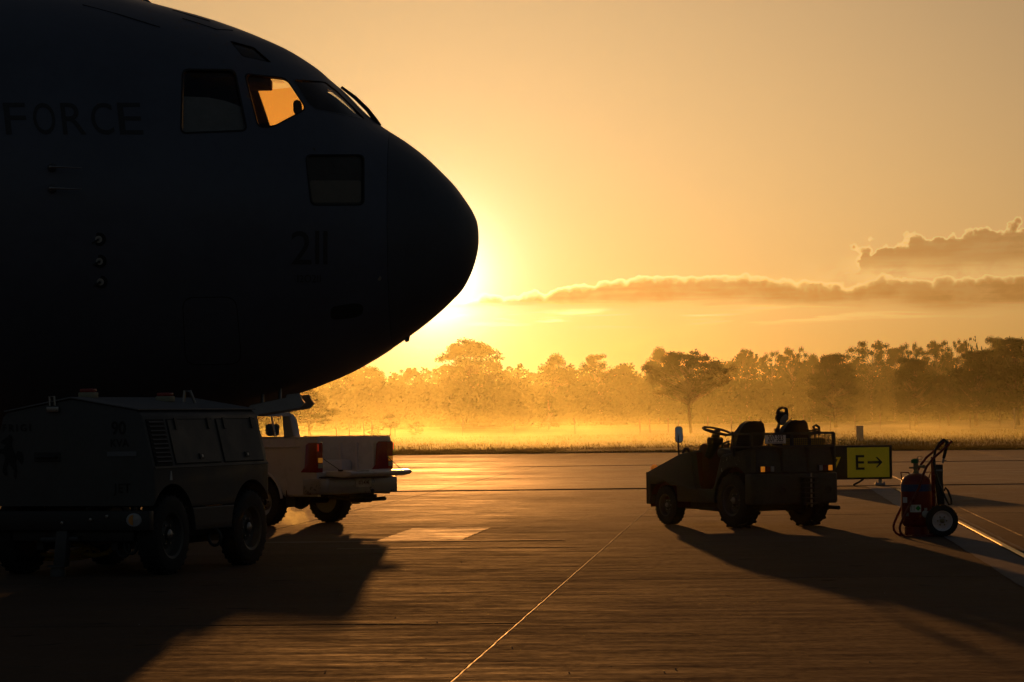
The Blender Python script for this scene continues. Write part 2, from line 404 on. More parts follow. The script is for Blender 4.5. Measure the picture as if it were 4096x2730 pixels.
M_YEL = mat('yellow_line_paint', (0.80, 0.50, 0.06), 0.40, metal=0.65, var=0.3, scale=9, spec=0.6)
M_WHT = mat('white_line_edge', (0.45, 0.43, 0.40), 0.5, var=0.4, scale=9)
def field_mat():
    m = bpy.data.materials.new('field_grass'); m.use_nodes = True; g = NT(m.node_tree); b = g.n['Principled BSDF']
    P = g.node('ShaderNodeNewGeometry').outputs['Position']
    n = g.noise(P, 0.05, 5, 0.6); n2 = g.noise(P, 3.0, 4, 0.7)
    c = g.mix(g.ramp(n, 0.35, 0.65), (0.075, 0.085, 0.025, 1), (0.14, 0.12, 0.045, 1))
    c = g.mix(g.ramp(n2, 0.3, 0.7), c, (0.05, 0.06, 0.02, 1))
    g.put(b.inputs['Base Color'], c); b.inputs['Roughness'].default_value = 0.9; b.inputs['Specular IOR Level'].default_value = 0.15
    return m
M_FIELD = field_mat()
def sheet(name, pts, z, m, **kw):
    t = MB(); t.add([(x, y, z) for x, y in pts], [list(range(len(pts)))])
    return tag(t.build(name, m, None, None), **kw)
sheet('ground', [(-1290, -290), (1290, -290), (1290, 1990), (-1290, 1990)], -0.16, M_FIELD, kind='structure', label='flat ground under the apron and the field', cat='ground')
GRASS_EDGE = [(-240, 178), (-60, 141.5), (-5.7, 131.3), (5.9, 128.6), (21.5, 120.0), (60, 101), (200, 40)]
def edge_y(x):
    for (a, b), (c, d) in zip(GRASS_EDGE, GRASS_EDGE[1:]):
        if a <= x <= c: return b+(d-b)*(x-a)/(c-a)
    return 100
t = MB()
xs = [-240+440*i/110 for i in range(111)]
lo = [(x, edge_y(x)+0.25*math.sin(x*1.7)*0.4) for x in xs]
prev = None
rows = []
for k in range(26):
    f = (k/25)**2.2
    rows.append([t.b.verts.new((x+(x*4.5)*f, y+(1500-y)*f, 0.03+0.05*min(k, 1)+0.10*noise.noise((x*0.08, f*30, 0))*min(k, 1))) for x, y in lo])
skirt = [t.b.verts.new((x, y-0.02, -0.14)) for x, y in lo]
for A, B in zip([skirt]+rows, rows):
    for j in range(len(A)-1): t.b.faces.new((A[j], A[j+1], B[j+1], B[j]))
field = tag(t.build('field', M_FIELD, None, 60), 'wide misty grass field between the apron and the tree line', 'field', kind='structure')
# apron: dark bed with single slabs on it
apron = tag(sheet('apron', [(-75, -30), (90, -30), (90, 190), (-75, 190)], -0.10, M_SEAL), 'concrete aircraft apron of large slabs running up to the grass', 'apron', kind='structure')
SLAB_W, SLAB_L = 5.43, 6.04
J0, Q0 = -1.94, 22.9
slab_meshes = []
for v in range(3):
    t = MB(); g = 0.004
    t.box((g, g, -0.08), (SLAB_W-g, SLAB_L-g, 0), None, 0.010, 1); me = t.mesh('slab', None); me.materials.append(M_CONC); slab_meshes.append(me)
rs = random.Random(3)
for i in range(-8, 9):
    for j in range(-4, 24):
        p, q = J0+i*SLAB_W, Q0+j*SLAB_L
        c = pq(p+SLAB_W/2, q+SLAB_L/2)
        if c.y > edge_y(c.x)+6 or c.y < -6 or abs(c.x) > 12+c.y*0.24+8: continue
        z = rs.uniform(-0.002, 0.002)
        if q >= 65.1: z += 0.020
        if q >= 95.3: z += 0.014
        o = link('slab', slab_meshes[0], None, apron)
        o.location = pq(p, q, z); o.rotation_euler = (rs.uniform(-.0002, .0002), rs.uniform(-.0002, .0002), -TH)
def strip(name, p0, p1, q0, q1, z, m, parent, jit=0.0, n=1):
    t = MB(); rr = random.Random(5)
    A = []; B = []
    for i in range(n+1):
        q = q0+(q1-q0)*i/n
        A.append(t.b.verts.new(pq(p0+rr.uniform(-jit, jit), q, z))); B.append(t.b.verts.new(pq(p1+rr.uniform(-jit, jit), q, z)))
    for i in range(n): t.b.faces.new((A[i], B[i], B[i+1], A[i+1]))
    o = t.build(name, m, parent, None)
    return o
strip('worn_paint_band', 2.46, 2.93, 8, 65.0, 0.008, M_BAND, apron, 0.012, 90)
t = MB(); rr_ = random.Random(8); prevr = None
for i in range(181):
    q = 8+54*i/180; w = rr_.uniform(-.004, .004)
    ringv = [t.b.verts.new(pq(p+w, q, z)) for p, z in ((2.982, .004), (2.992, .016), (3.004, .018), (3.016, .011), (3.030, .017), (3.044, .015), (3.055, .004))]
    if prevr:
        for j in range(6): t.b.faces.new((prevr[j], prevr[j+1], ringv[j+1], ringv[j]))
    prevr = ringv
t.build('yellow_line', M_YEL, apron, 60)
strip('line_edge', 3.11, 3.16, 8, 64.0, 0.009, M_BAND, apron, 0.012, 90)
# the long joint has a proud, wavy bead of sealant that catches the sun
t = MB(); rr_ = random.Random(18); prevr = None
for i in range(300):
    q = 10+110*(i/299)**1.6; w = rr_.uniform(-.003, .003); h = rr_.uniform(.25, .6)*min(1.0, max(-.4, (q-24)/12))
    ringv = [t.b.verts.new(pq(J0+p+w, q, z)) for p, z in ((-.009, -.004), (-.004, .007*h), (.001, .009*h), (.006, .006*h), (.010, -.004))]
    if prevr:
        for j in range(4): t.b.faces.new((prevr[j], prevr[j+1], ringv[j+1], ringv[j]))
    prevr = ringv
t.build('joint_seal', mat('sealant_bead', (0.07, 0.04, 0.02), 0.65, metal=0.0, var=.4, scale=3), apron, 60)
t = MB(); rj = random.Random(2); C4 = [Vector(v) for v in ((-1.54, 43.29, 0.008), (-0.36, 43.06, 0.008), (-0.73, 38.86, 0.008), (-1.89, 38.84, 0.008))]; E4 = []
for i in range(4):
    a, b = C4[i], C4[(i+1) % 4]; n_ = 40 if i % 2 else 14
    E4 += [a.lerp(b, j/n_)+Vector((rj.gauss(0, .008), rj.gauss(0, .05), 0)) for j in range(n_)]
t.add(E4, [list(range(len(E4)))])
t.build('concrete_patch', M_PATCH, apron, None)
strip('concrete_patch', -6.9, -2.6, 38.3, 38.6, 0.007, M_PATCH2, apron, 0.0, 2)
strip('concrete_patch', -5.4, -2.05, 36.2, 36.45, 0.007, M_PATCH2, apron, 0.0, 2)
# small loose stones and a dropped strap on the concrete
rs = random.Random(11)
sm = MB(); sm.lathe([(0.001, 0), (0.012, 0.003), (0.010, 0.012), (0.001, 0.016)], 5); stone_me = sm.mesh('stone', None); stone_me.materials.append(mat('stone', (0.25, 0.22, 0.18), 0.6))
sb = bmesh.new()
for i in range(70):
    y = 17+rs.random()**1.5*70; x = rs.uniform(-0.2, 0.2)*y
    s = rs.uniform(0.2, 0.6); M = Matrix.Translation((x, y, 0.0)) @ Matrix.Rotation(rs.random()*6, 4, 'Z') @ Matrix.Scale(s, 4)
    b2 = bmesh.new(); b2.from_mesh(stone_me); b2.transform(M); me2 = bpy.data.meshes.new('x'); b2.to_mesh(me2); b2.free(); sb.from_mesh(me2); bpy.data.meshes.remove(me2)
me = bpy.data.meshes.new('loose_stones'); sb.to_mesh(me); sb.free(); me.materials.append(MATS['stone'])
tag(link('loose_stones', me), 'tiny loose stones scattered over the concrete', 'gravel', kind='stuff')
# verge grass: many blades
def blades(name, N, y_of, hmin, hmax, seed, m, wid=0.006):
    rs = random.Random(seed); V = []; Fc = []
    for i in range(N):
        x, y, z = y_of(rs); h = rs.uniform(hmin, hmax)*(0.6+0.8*max(0, noise.noise((x*0.35, y*0.35, 3))+0.45)); a = rs.random()*6.283
        bend = rs.uniform(0.05, 0.55)*h; dx, dy = math.cos(a), math.sin(a); w = wid*rs.uniform(0.7, 1.6)
        px, py = -dy*w, dx*w; k = len(V)
        V += [(x-px, y-py, z), (x+px, y+py, z), (x+px*.8+dx*bend*.3, y+py*.8+dy*bend*.3, z+h*.55), (x-px*.8+dx*bend*.3, y-py*.8+dy*bend*.3, z+h*.55), (x+dx*bend, y+dy*bend, z+h)]
        Fc += [(k, k+1, k+2, k+3), (k+3, k+2, k+4)]
        if rs.random() < 0.012:                                     # seed head on a taller stalk
            k = len(V); hh = h*rs.uniform(1.3, 1.9); s = 0.006
            V += [(x-s*.5, y, z), (x+s*.5, y, z), (x+dx*bend+s*.4, y, z+hh), (x+dx*bend-s*.4, y, z+hh), (x+dx*bend*1.3-s*2.2, y, z+hh*.93), (x+dx*bend*1.3+s*2.2, y, z+hh*.93), (x+dx*bend*1.5, y, z+hh*1.12)]
            Fc += [(k, k+1, k+2, k+3), (k+4, k+5, k+6)]
    me = bpy.data.meshes.new(name); me.from_pydata(V, [], Fc); me.materials.append(m)
    return link(name, me)
def leaf_mat(name, col, tr=0.45):
    m = bpy.data.materials.new(name); m.use_nodes = True; g = NT(m.node_tree)
    for n in list(g.n): g.n.remove(n)
    out = g.node('ShaderNodeOutputMaterial'); d = g.node('ShaderNodeBsdfDiffuse'); t = g.node('ShaderNodeBsdfTranslucent'); mx = g.node('ShaderNodeMixShader')
    P = g.node('ShaderNodeNewGeometry').outputs['Position']; n = g.noise(P, 0.8, 3, 0.6)
    c = g.mix(n, (col[0]*0.6, col[1]*0.6, col[2]*0.6, 1), (col[0]*1.4, col[1]*1.4, col[2]*1.4, 1))
    g.put(d.inputs[0], c); g.put(t.inputs[0], c); mx.inputs[0].default_value = tr
    g.l.new(d.outputs[0], mx.inputs[1]); g.l.new(t.outputs[0], mx.inputs[2]); g.l.new(mx.outputs[0], out.inputs[0])
    return m
M_BLADE = leaf_mat('grass_blades', (0.12, 0.105, 0.035), 0.45)
def vpos(rs):
    x = rs.uniform(-16, 36); y = edge_y(x)+0.05+rs.random()**2.0*16
    return x, y, 0.04
tag(blades('verge_grass', 70000, vpos, 0.05, 0.16, 21, M_BLADE, 0.007), 'long dry grass along the edge of the concrete', 'grass', kind='stuff')
def fpos(rs):
    y = 138+rs.random()**1.3*110; x = rs.uniform(-0.10, 0.21)*y
    return x, max(y, edge_y(x)+10), 0.05
tag(blades('field_tussocks', 20000, fpos, 0.08, 0.22, 22, M_BLADE, 0.016), 'sparse tussocks in the misty field behind the verge', 'grass', kind='stuff')
# ------------------------------------------------------------------ trees
M_BARK = mat('gum_bark', (0.16, 0.12, 0.085), 0.9, scale=3, var=0.4)
M_LEAF = [leaf_mat('gum_leaves', (0.055, 0.065, 0.022), 0.25), leaf_mat('dark_leaves', (0.038, 0.05, 0.018), 0.2), leaf_mat('olive_leaves', (0.07, 0.07, 0.028), 0.25)]
def tree_mesh(seed, style, height=10.0, spread=0.42, clear=0.28, nclump=42, nleaf=95, leaf=0.34, csize=0.16):
    """trunk with limbs, and leaf clumps carried at the branch ends; returns trunk mesh and crown mesh, ~height tall"""
    rs = random.Random(seed); t = MB(); H = height
    lean = (rs.uniform(-.04, .04)*H, rs.uniform(-.04, .04)*H)
    def trunkpt(f): return Vector((lean[0]*f+0.02*H*math.sin(f*5+seed), lean[1]*f+0.015*H*math.cos(f*4+seed), H*f))
    top = 0.80 if style != 'cone' else 0.97
    r0 = 0.024*H
    t.tube([trunkpt(f*top/7)+Vector((0, 0, -0.05*H if f == 0 else 0)) for f in range(8)], [r0*(1.25 if f == 0 else 1)*(1-0.11*f) for f in range(8)], 7)
    clumps = []
    for i in range(nclump):
        f = rs.random()
        if style == 'cone':
            z = clear+(1-clear)*f**1.2; rad = spread*(1-((z-clear)/(1-clear))**1.4)*1.0+0.02
        elif style == 'dome':
            z = clear+(1-clear)*f; u = (z-clear)/(1-clear); rad = spread*max(0.0, 1-u**1.6)**0.62*(0.7 if u < 0.08 else 1)+.02
        elif style == 'umbrella':
            z = clear+0.25+(0.75-clear)*f; u = (z-clear)/(1-clear); rad = spread*(0.35+0.9*math.sin(min(1, u)*math.pi*0.62))*(1 if u < .85 else .6)
        else:
            z = clear+(1-clear)*f; u = (z-clear)/(1-clear); rad = spread*(0.55+0.5*math.sin(u*math.pi))*(1 if u < .8 else .65)
        a = rs.random()*6.283; rr = rad*H*(0.35+0.65*rs.random()**0.6)
        c = Vector((rr*math.cos(a), rr*math.sin(a), z*H)) + Vector((lean[0], lean[1], 0))*z
        c += Vector((rs.gauss(0, .02)*H, rs.gauss(0, .02)*H, rs.gauss(0, .015)*H))
        clumps.append((c, csize*H*rs.uniform(0.55, 1.15)*(0.8 if f > .85 else 1)))
        fz = max(0.12, min(top*0.95, z*rs.uniform(0.55, 0.8))); b = trunkpt(fz); mid = b.lerp(c, 0.55)+Vector((0, 0, -0.03*H*rs.random()))
        br = r0*(1-0.75*fz)*0.42
        t.tube([b, b.lerp(mid, .5)+Vector((rs.gauss(0, .01)*H, rs.gauss(0, .01)*H, .01*H)), mid, c], [br, br*.7, br*.5, br*.18], 5, caps=False)
    V = []; Fc = []
    for c, s in clumps:                                              # dense twigs in the heart of each clump
        q = len(V); k_ = 0.50*s
        dirs = [Vector(v).normalized() for v in ((1, 0, .2), (.3, 1, -.1), (-.8, .6, .1), (-.7, -.8, 0), (.5, -.9, .1), (0, 0, 1), (.1, 0, -1))]
        V += [c+d_*k_*rs.uniform(.65, 1.15)*(0.75 if abs(d_.z) > .7 else 1) for d_ in dirs]
        Fc += [(q+i, q+(i+1) % 5, q+5) for i in range(5)]+[(q+(i+1) % 5, q+i, q+6) for i in range(5)]
    for c, s in clumps:
        n = int(nleaf*rs.uniform(0.6, 1.25))
        for k in range(n):
            d = Vector((rs.gauss(0, 1), rs.gauss(0, 1), rs.gauss(0, .62)))
            d = d.normalized()*(rs.random()**0.45)*s; d.z *= 0.72
            p = c+d
            ax = Vector((rs.gauss(0, 1), rs.gauss(0, 1), rs.gauss(-.7, .6))).normalized(); side = ax.cross(Vector((rs.gauss(0, 1), rs.gauss(0, 1), rs.gauss(0, 1)))).normalized()
            L = leaf*rs.uniform(0.5, 1.2); w = L*rs.uniform(.22, .42); q = len(V)
            V += [p-ax*L*.5, p+side*w, p+ax*L*.5, p-side*w]; Fc.append((q, q+1, q+2, q+3))
    me = bpy.data.meshes.new('crown'); me.from_pydata([tuple(v) for v in V], [], Fc)
    return t.mesh('trunk', 60), me
PROTO = {}
def proto(key, m, **kw):
    tm, cm = tree_mesh(**kw); tm.materials.append(M_BARK); cm.materials.append(m); PROTO[key] = (tm, cm)
proto('dome1', M_LEAF[0], seed=1, style='dome', spread=.46, clear=.30, nclump=100, nleaf=260, leaf=.21, csize=.105)
proto('dome2', M_LEAF[0], seed=2, style='dome', spread=.40, clear=.30, nclump=80, nleaf=260, leaf=.21, csize=.12)
proto('umb1', M_LEAF[1], seed=3, style='umbrella', spread=.34, clear=.35, nclump=44, nleaf=200, leaf=.21, csize=.11)
proto('umb2', M_LEAF[2], seed=4, style='umbrella', spread=.40, clear=.40, nclump=34, nleaf=210, leaf=.21, csize=.115)
proto('oval1', M_LEAF[1], seed=5, style='oval', spread=.26, clear=.18, nclump=80, nleaf=340, leaf=.21, csize=.12)
proto('oval2', M_LEAF[2], seed=6, style='oval', spread=.32, clear=.22, nclump=76, nleaf=330, leaf=.21, csize=.12)
proto('cone1', M_LEAF[1], seed=7, style='cone', spread=.24, clear=.12, nclump=58, nleaf=90, leaf=.32, csize=.10)
proto('slim', M_LEAF[1], seed=8, style='oval', spread=.22, clear=.35, nclump=30, nleaf=60, leaf=.42, csize=.12)
proto('gum', M_LEAF[2], seed=9, style='umbrella', spread=.46, clear=.26, nclump=78, nleaf=170, leaf=.26, csize=.11)
proto('bare', M_LEAF[2], seed=10, style='umbrella', spread=.34, clear=.40, nclump=46, nleaf=5, leaf=.25, csize=.09)
proto('low', M_LEAF[1], seed=12, style='oval', spread=.5, clear=.05, nclump=46, nleaf=110, leaf=.34, csize=.16)
TREES = [  # photo column, top row, depth, width px, prototype, name, label, rotation
 (2755,1395,255,345,'gum','gum_tree','spreading gum tree standing alone in mist behind the steering wheel',0.4),
 (1232,1548,300,190,'dome2','gum_tree','hazy gum tree just above the pickup cab under the aircraft nose',1.0),
 (1561,1655,300,62,'slim','pine_tree','slim little pine in bright mist right above the pickup tailgate',2.0),
 (1500,1700,298,60,'low','shrub','low hazy shrub at the foot of the slim little pine',2.4),
 (1662,1688,300,66,'low','shrub','rounded shrub right of the slim little pine in the mist',0.3),
 (2192,1572,380,80,'cone1','cypress_tree','small pointed tree alone in front of the hazy woodland centre',0.7),
 (3338,1408,330,210,'oval1','gum_tree','dark oval gum tree behind the seats of the tow tractor',1.9),
 (3655,1425,330,180,'oval1','gum_tree','dark tree above the taxiway sign, leftmost of the right-hand clump',4.1),
 (3795,1500,322,150,'oval2','gum_tree','shorter rounded tree in the right-hand clump above the fire extinguisher',2.2),
 (3905,1392,320,190,'oval1','gum_tree','tall dark tree in the right-hand clump above the fire extinguisher handle',0.6),
 (4065,1350,312,220,'oval2','gum_tree','tallest dark tree cut by the right edge of the picture',3.3),
 (1892,1348,594,345,'dome1','gum_tree','broad domed gum tree, widest crown below the aircraft nose',0.9),
 (1500,1462,601,170,'dome2','gum_tree','glowing gum tree nearest the belly of the aircraft nose',2.7),
 (1625,1470,634,150,'umb2','gum_tree','faint pale tree left of the broad domed gum tree',1.1),
 (1390,1475,608,160,'umb1','gum_tree','hazy tree crown peeking out under the aircraft belly',3.9),
 (2215,1410,580,180,'dome2','gum_tree','lumpy gum tree first to the right of the broad domed one',5.0),
 (2085,1500,614,150,'umb2','gum_tree','low tree filling the dip right of the broad domed gum',0.2),
 (2395,1415,587,150,'oval2','gum_tree','rounded gum tree second to the right of the broad domed one',1.6),
 (2500,1455,594,130,'dome2','gum_tree','lower tree crown between the rounded gum and the spreading gum',2.8),
 (2635,1385,580,170,'dome2','gum_tree','tall tree crown rising just behind the left of the spreading gum',4.4),
 (2985,1392,567,110,'umb1','gum_tree','small umbrella shaped crown right of the lone spreading gum',0.8),
 (2890,1450,580,150,'oval2','gum_tree','hazy tree tucked behind the right side of the spreading gum',5.4),
 (3085,1400,574,130,'umb2','gum_tree','ragged crown above the left tractor seat in the far tree line',2.0),
 (3165,1385,567,120,'umb1','gum_tree','thin crowned tree rising above the tractor work lamp',3.0),
 (3255,1412,560,130,'dome2','gum_tree','low crown directly left of the dark oval gum tree',1.5),
 (3485,1358,554,190,'umb1','gum_tree','flat topped gum above the right end of the tow tractor',4.9),
 (3575,1390,547,130,'oval2','gum_tree','bushy crown right of the flat topped gum',0.1),
 (3640,1365,547,130,'umb2','gum_tree','airy crown behind the leftmost tree of the right-hand clump',2.6),
 (3742,1358,540,150,'umb1','gum_tree','wide layered crown above the shorter rounded tree',3.5),
 (3835,1352,537,110,'umb2','gum_tree','small layered crown left of the bare twiggy tree',0.5),
 (3893,1342,533,70,'bare','dead_tree','bare twiggy tree sticking out of the tree line on the right',1.2),
 (3990,1340,533,140,'oval1','gum_tree','pointed dense crown right of the bare twiggy tree',4.0),
 (4085,1342,529,130,'umb1','gum_tree','far crown behind the tree cut by the right edge',5.8)]
def place_tree(px, ty, D, wpx, key, name, label, rz, group):
    top = at(px, ty, D); h = top.z
    tm, cm = PROTO[key]
    wid = wpx/F_PX*D; xs = [abs(v.co.x) for v in cm.vertices]; xs.sort(); half = xs[int(len(xs)*.985)]; zt = max(v.co.z for v in cm.vertices)
    s = h/zt; sx = wid/(2*half)
    root = empty(name, (top.x, D, 0.04), rz); root.scale = (sx, sx, s)
    tag(root, label, 'tree' if name != 'shrub' else 'shrub', group)
    a = link('trunk', tm, None, root); b = link('crown', cm, None, root)
for T in TREES: place_tree(*T, 'trees across the misty field')
# tree line filler: understorey and more distant woodland that read as one mass
def leaf_mass(name, label, N, pos, leaf, m, seed):
    rs = random.Random(seed); V = []; Fc = []
    for i in range(N):
        p = pos(rs)
        ax = Vector((rs.gauss(0, 1), rs.gauss(0, 1), rs.gauss(0, 1))).normalized(); side = ax.orthogonal().normalized(); L = leaf*rs.uniform(.5, 1.3); w = L*.4; q = len(V)
        V += [tuple(p-ax*L*.5), tuple(p+side*w), tuple(p+ax*L*.5), tuple(p-side*w)]; Fc.append((q, q+1, q+2, q+3))
    me = bpy.data.meshes.new(name); me.from_pydata(V, [], Fc); me.materials.append(m)
    return tag(link(name, me), label, 'woodland', kind='stuff')
def skyline(x, s, base, amp):
    return base+amp*(noise.noise((x*0.07+s, s, 0))*1.0+0.55*noise.noise((x*0.21, s, 4))+0.35*noise.noise((x*0.6, s, 9)))
def upos(rs):
    D = 522+rs.random()*112
    a = rs.uniform(-0.16, 0.30); x = a*D; top = skyline(x, 1.0, 8.2, 2.8); return Vector((x, D, 0.2+max(1.5, top)*rs.random()**0.9))
wl_ = leaf_mass('woodland', 'hazy understorey filling the tree line across the field', 190000, upos, 0.55, M_LEAF[1], 31)
bm = bmesh.new(); bm.from_mesh(wl_.data); rows = []
for k in range(6):                                                    # thicket behind the leaves
    rows.append([bm.verts.new((-105+i*.75, 585+2.2*noise.noise((i*.37, k*.9, 1))*(k > 0)+k*2.0, 0.0 if k == 0 else max(1.2, skyline(-105+i*.75, 1.0, 7.0, 2.6))*(k/5)**.8*(1+.12*noise.noise((i*.9, k, 7))))) for i in range(400)])
for A, B in zip(rows, rows[1:]):
    for j in range(399): bm.faces.new((A[j], A[j+1], B[j+1], B[j]))
bm.to_mesh(wl_.data); bm.free()
def fpos2(rs):
    D = rs.uniform(760, 806); a = rs.uniform(-0.30, 0.34); x = a*D; top = skyline(x, 5.0, 15.0, 5.0); return Vector((x, D, 0.2+max(2, top)*rs.random()**0.7))
t = MB(); rows = []  # added opaque ridge, keeps bright haze from showing between the trees
for k in range(7):
    f = k/6; D = 812+f*110; rows.append([t.b.verts.new((x*(D/604)*1.3, D, max(0.05, (skyline(x*1.3, 5.0, 12.5, 4.0))*math.sin(min(1, f*1.25)*math.pi*.5)) if k else 0.05)) for x in [-260+520*i/200 for i in range(201)]])
for A, B in zip(rows, rows[1:]):
    for j in range(200): t.b.faces.new((A[j], A[j+1], B[j+1], B[j]))
tag(t.build('haze_block_ridge', M_FIELD, None, 60), 'added ridge blocking bright haze in the gaps behind the tree line', 'backdrop', kind='structure')
leaf_mass('far_woodland', 'faint distant woodland behind the tree line', 70000, fpos2, 1.1, M_LEAF[1], 32)
# paddock fence in the mist
fence = tag(empty('paddock_fence', (0, 262, 0)), 'thin post and wire fence far out in the mist', 'fence')
pm = MB(); pm.box((-.05, -.05, -262*0), (.05, .05, 1.5), None, .01, 1); post_me = pm.mesh('post', None); post_me.materials.append(mat('fence_timber', (.14, .11, .08), .9))
fx = [at(px, 1700, 270).x for px in (1345, 1398, 1456, 1489, 1580, 1850, 2060, 2300, 2560, 2600, 2672, 2715, 2832, 2925, 2960, 3000, 3215, 3245, 3320, 3420, 3520, 3640, 3760, 3880, 4000)]
for x in fx:
    o = link('post', post_me, None, fence); o.location = (x, 8, 0); o.rotation_euler = (rs.gauss(0, .02), rs.gauss(0, .02), 0); o.scale = (1, 1, rs.uniform(.85, 1.1))
for z in (0.45, 0.85, 1.25):
    w = MB(); w.tube([(fx[0], 8, z), (0, 8, z-.02), (fx[-1], 8, z)], 0.006, 4); w.build('wire', mat('fence_wire', (.2, .2, .2), .5, .8), fence)
# marker cabinet and a pale stake in the field
c = at(3440, 1768, 167.2)
cab = tag(empty('marker_cabinet', (c.x, 167.2, 0.02)), 'pale upright cabinet standing in the field above the taxiway sign', 'cabinet')
t = MB(); t.box((-.19, -.16, 0), (.19, .16, .86), None, .015); t.build('body', mat('cabinet_paint', (.42, .40, .37), .6), cab)
t = MB(); t.box((-.215, -.185, .86), (.215, .185, .92), None, .012); t.build('lid', MATS['cabinet_paint'], cab)
t = MB(); t.box((-.26, -.22, -.02), (.26, .22, .05), None, .01); t.build('plinth', M_PATCH, cab)
c = at(4058, 1690, 240)
t = MB(); t.box((-.05, -.05, 0), (.05, .05, 1.9), None, .01); o = t.build('marker_stake', mat('pale_stake', (.6, .5, .4), .7)); o.location = (c.x, 240, .03)
tag(o, 'short pale stake in the mist near the right edge of the picture', 'stake')
# ------------------------------------------------------------------ haze
def vol_mat(name, dens, g_, col=(.95, 1, .55)):
    m = bpy.data.materials.new(name); m.use_nodes = True; g = NT(m.node_tree)
    for n in list(g.n): g.n.remove(n)
    out = g.node('ShaderNodeOutputMaterial'); v = g.node('ShaderNodeVolumePrincipled')
    v.inputs['Color'].default_value = (*col, 1); v.inputs['Anisotropy'].default_value = g_
    if callable(dens): g.put(v.inputs['Density'], dens(g))
    else: v.inputs['Density'].default_value = dens
    g.l.new(v.outputs[0], out.inputs['Volume'])
    return m
t = MB(); t.box((-1300, -300, -1.2), (1300, 2000, 23.0))
hz = tag(t.build('haze', vol_mat('haze', HAZE_D, HAZE_G), None, None), 'warm dawn haze over the whole airfield', 'haze', kind='stuff')
def mist_density(g):
    P = g.node('ShaderNodeNewGeometry').outputs['Position']
    s = g.node('ShaderNodeSeparateXYZ'); g.put(s.inputs[0], P); x, y, z = s.outputs
    n1 = g.noise(g.vm('MULTIPLY', P, (0.045, 0.018, 0.35)), 1.0, 3, 0.55, 0.6)
    n2 = g.noise(g.vm('MULTIPLY', P, (0.015, 0.008, 0.10)), 1.0, 2, 0.5)
    top = g.m('ADD', 0.3, g.m('MULTIPLY', n2, 4.0))
    fall = g.m('POWER', 2.718, g.m('MULTIPLY', g.m('DIVIDE', z, top), -1.6))
    wisp = g.ramp(n1, 0.40, 0.64, 0.06, 2.2)
    body = g.m('MULTIPLY', g.ramp(z, 18.5, 6.0), g.ramp(n2, 0.25, 0.7, 0.12, 0.30))      # thinner air above the low bank
    near = g.m('MULTIPLY', g.ramp(y, 260, 150), g.m('POWER', 2.718, g.m('MULTIPLY', z, -1.1)))   # bank lying on the grass behind the verge
    d = g.m('ADD', g.m('ADD', g.m('MULTIPLY', g.m('MULTIPLY', fall, wisp), 0.68), g.m('MULTIPLY', body, 0.76)), g.m('MULTIPLY', g.m('MULTIPLY', near, g.ramp(n1, 0.36, 0.64, 0.35, 1.5)), 4.8))
    return g.m('MULTIPLY', g.m('MULTIPLY', d, g.ramp(y, 133, 150)), MIST_D)
if MIST_D:
    t = MB(); t.box((-190, 132.5, -0.05), (230, 700, 19.0))
    mo = tag(t.build('ground_mist', vol_mat('ground_mist', mist_density, HAZE_G), None, None), 'low drifting ground mist over the field', 'mist', kind='stuff')
# ------------------------------------------------------------------ aircraft nose
import numpy as np
def pchip(xs, ys):
    x = np.array(xs, float); y = np.array(ys, float); h = np.diff(x); d = np.diff(y)/h; m = np.zeros(len(x))
    for i in range(1, len(x)-1):
        if d[i-1]*d[i] > 0:
            w1, w2 = 2*h[i]+h[i-1], h[i]+2*h[i-1]; m[i] = (w1+w2)/(w1/d[i-1]+w2/d[i])
    m[0], m[-1] = d[0], d[-1]
    def f(v):
        v = min(max(v, x[0]), x[-1]); i = min(int(np.searchsorted(x, v, 'right'))-1, len(h)-1); t = (v-x[i])/h[i]
        return float((2*t**3-3*t*t+1)*y[i]+(t**3-2*t*t+t)*h[i]*m[i]+(-2*t**3+3*t*t)*y[i+1]+(t**3-t*t)*h[i]*m[i+1])
    return f
AY = 40.0                                     # the aircraft's centre line runs along X at this depth
TIP = at(1915, 957, AY)
def dist(px, py): p = at(px, py, AY); return math.sqrt(max(0, TIP.x-p.x)), p.z
top_px = [(1913,913),(1895,856),(1861,801),(1821,747),(1763,687),(1712,638),(1631,575),(1519,502),(1470,462),(1379,371),(1321,322),(1288,292),(1226,248),(1145,200),(1100,179),(967,124),(840,80),(694,40),(571,8),(519,-4)]
bot_px = [(1907,1025),(1884,1097),(1850,1160),(1804,1209),(1758,1252),(1689,1309),(1637,1347),(1514,1432),(1393,1498),(1279,1545),(1201,1573),(1000,1634)]
tp = [(0, TIP.z)]+[dist(*p) for p in top_px]+[(2.75, 8.0), (3.0, 8.14), (5.2, 8.16)]
bp = [(0, TIP.z)]+[dist(*p) for p in bot_px]+[(2.35, 1.52), (2.6, 1.36), (3.0, 1.28), (5.2, 1.26)]
ztop, zbot = pchip(*zip(*tp)), pchip(*zip(*bp))
SE = 2.12
def section(d):
    u = math.sqrt(max(d, 0)); a, b = ztop(u), zbot(u); hh = (a-b)/2
    return (a+b)/2, hh, min(3.43, hh*1.06)
def taper(d, dz):
    """the flight deck is narrower towards the roof"""
    k = max(0.0, min(1.0, (d-0.6)/1.6))*max(0.0, min(1.0, (7.5-d)/3.0)); return 1-0.22*k*max(0.0, dz)**1.3
def ring(d, inset=0.0, n=96):
    zc, hh, w = section(d); hh = max(hh-inset, .001); w = max(w-inset, .001); X = TIP.x-d; out = []
    for j in range(n):
        q = 2*math.pi*j/n; c, s = math.cos(q), math.sin(q)
        out.append((X, AY+w*taper(d, s)*math.copysign(abs(c)**(2/SE), c), zc+hh*math.copysign(abs(s)**(2/SE), s)))
    return out
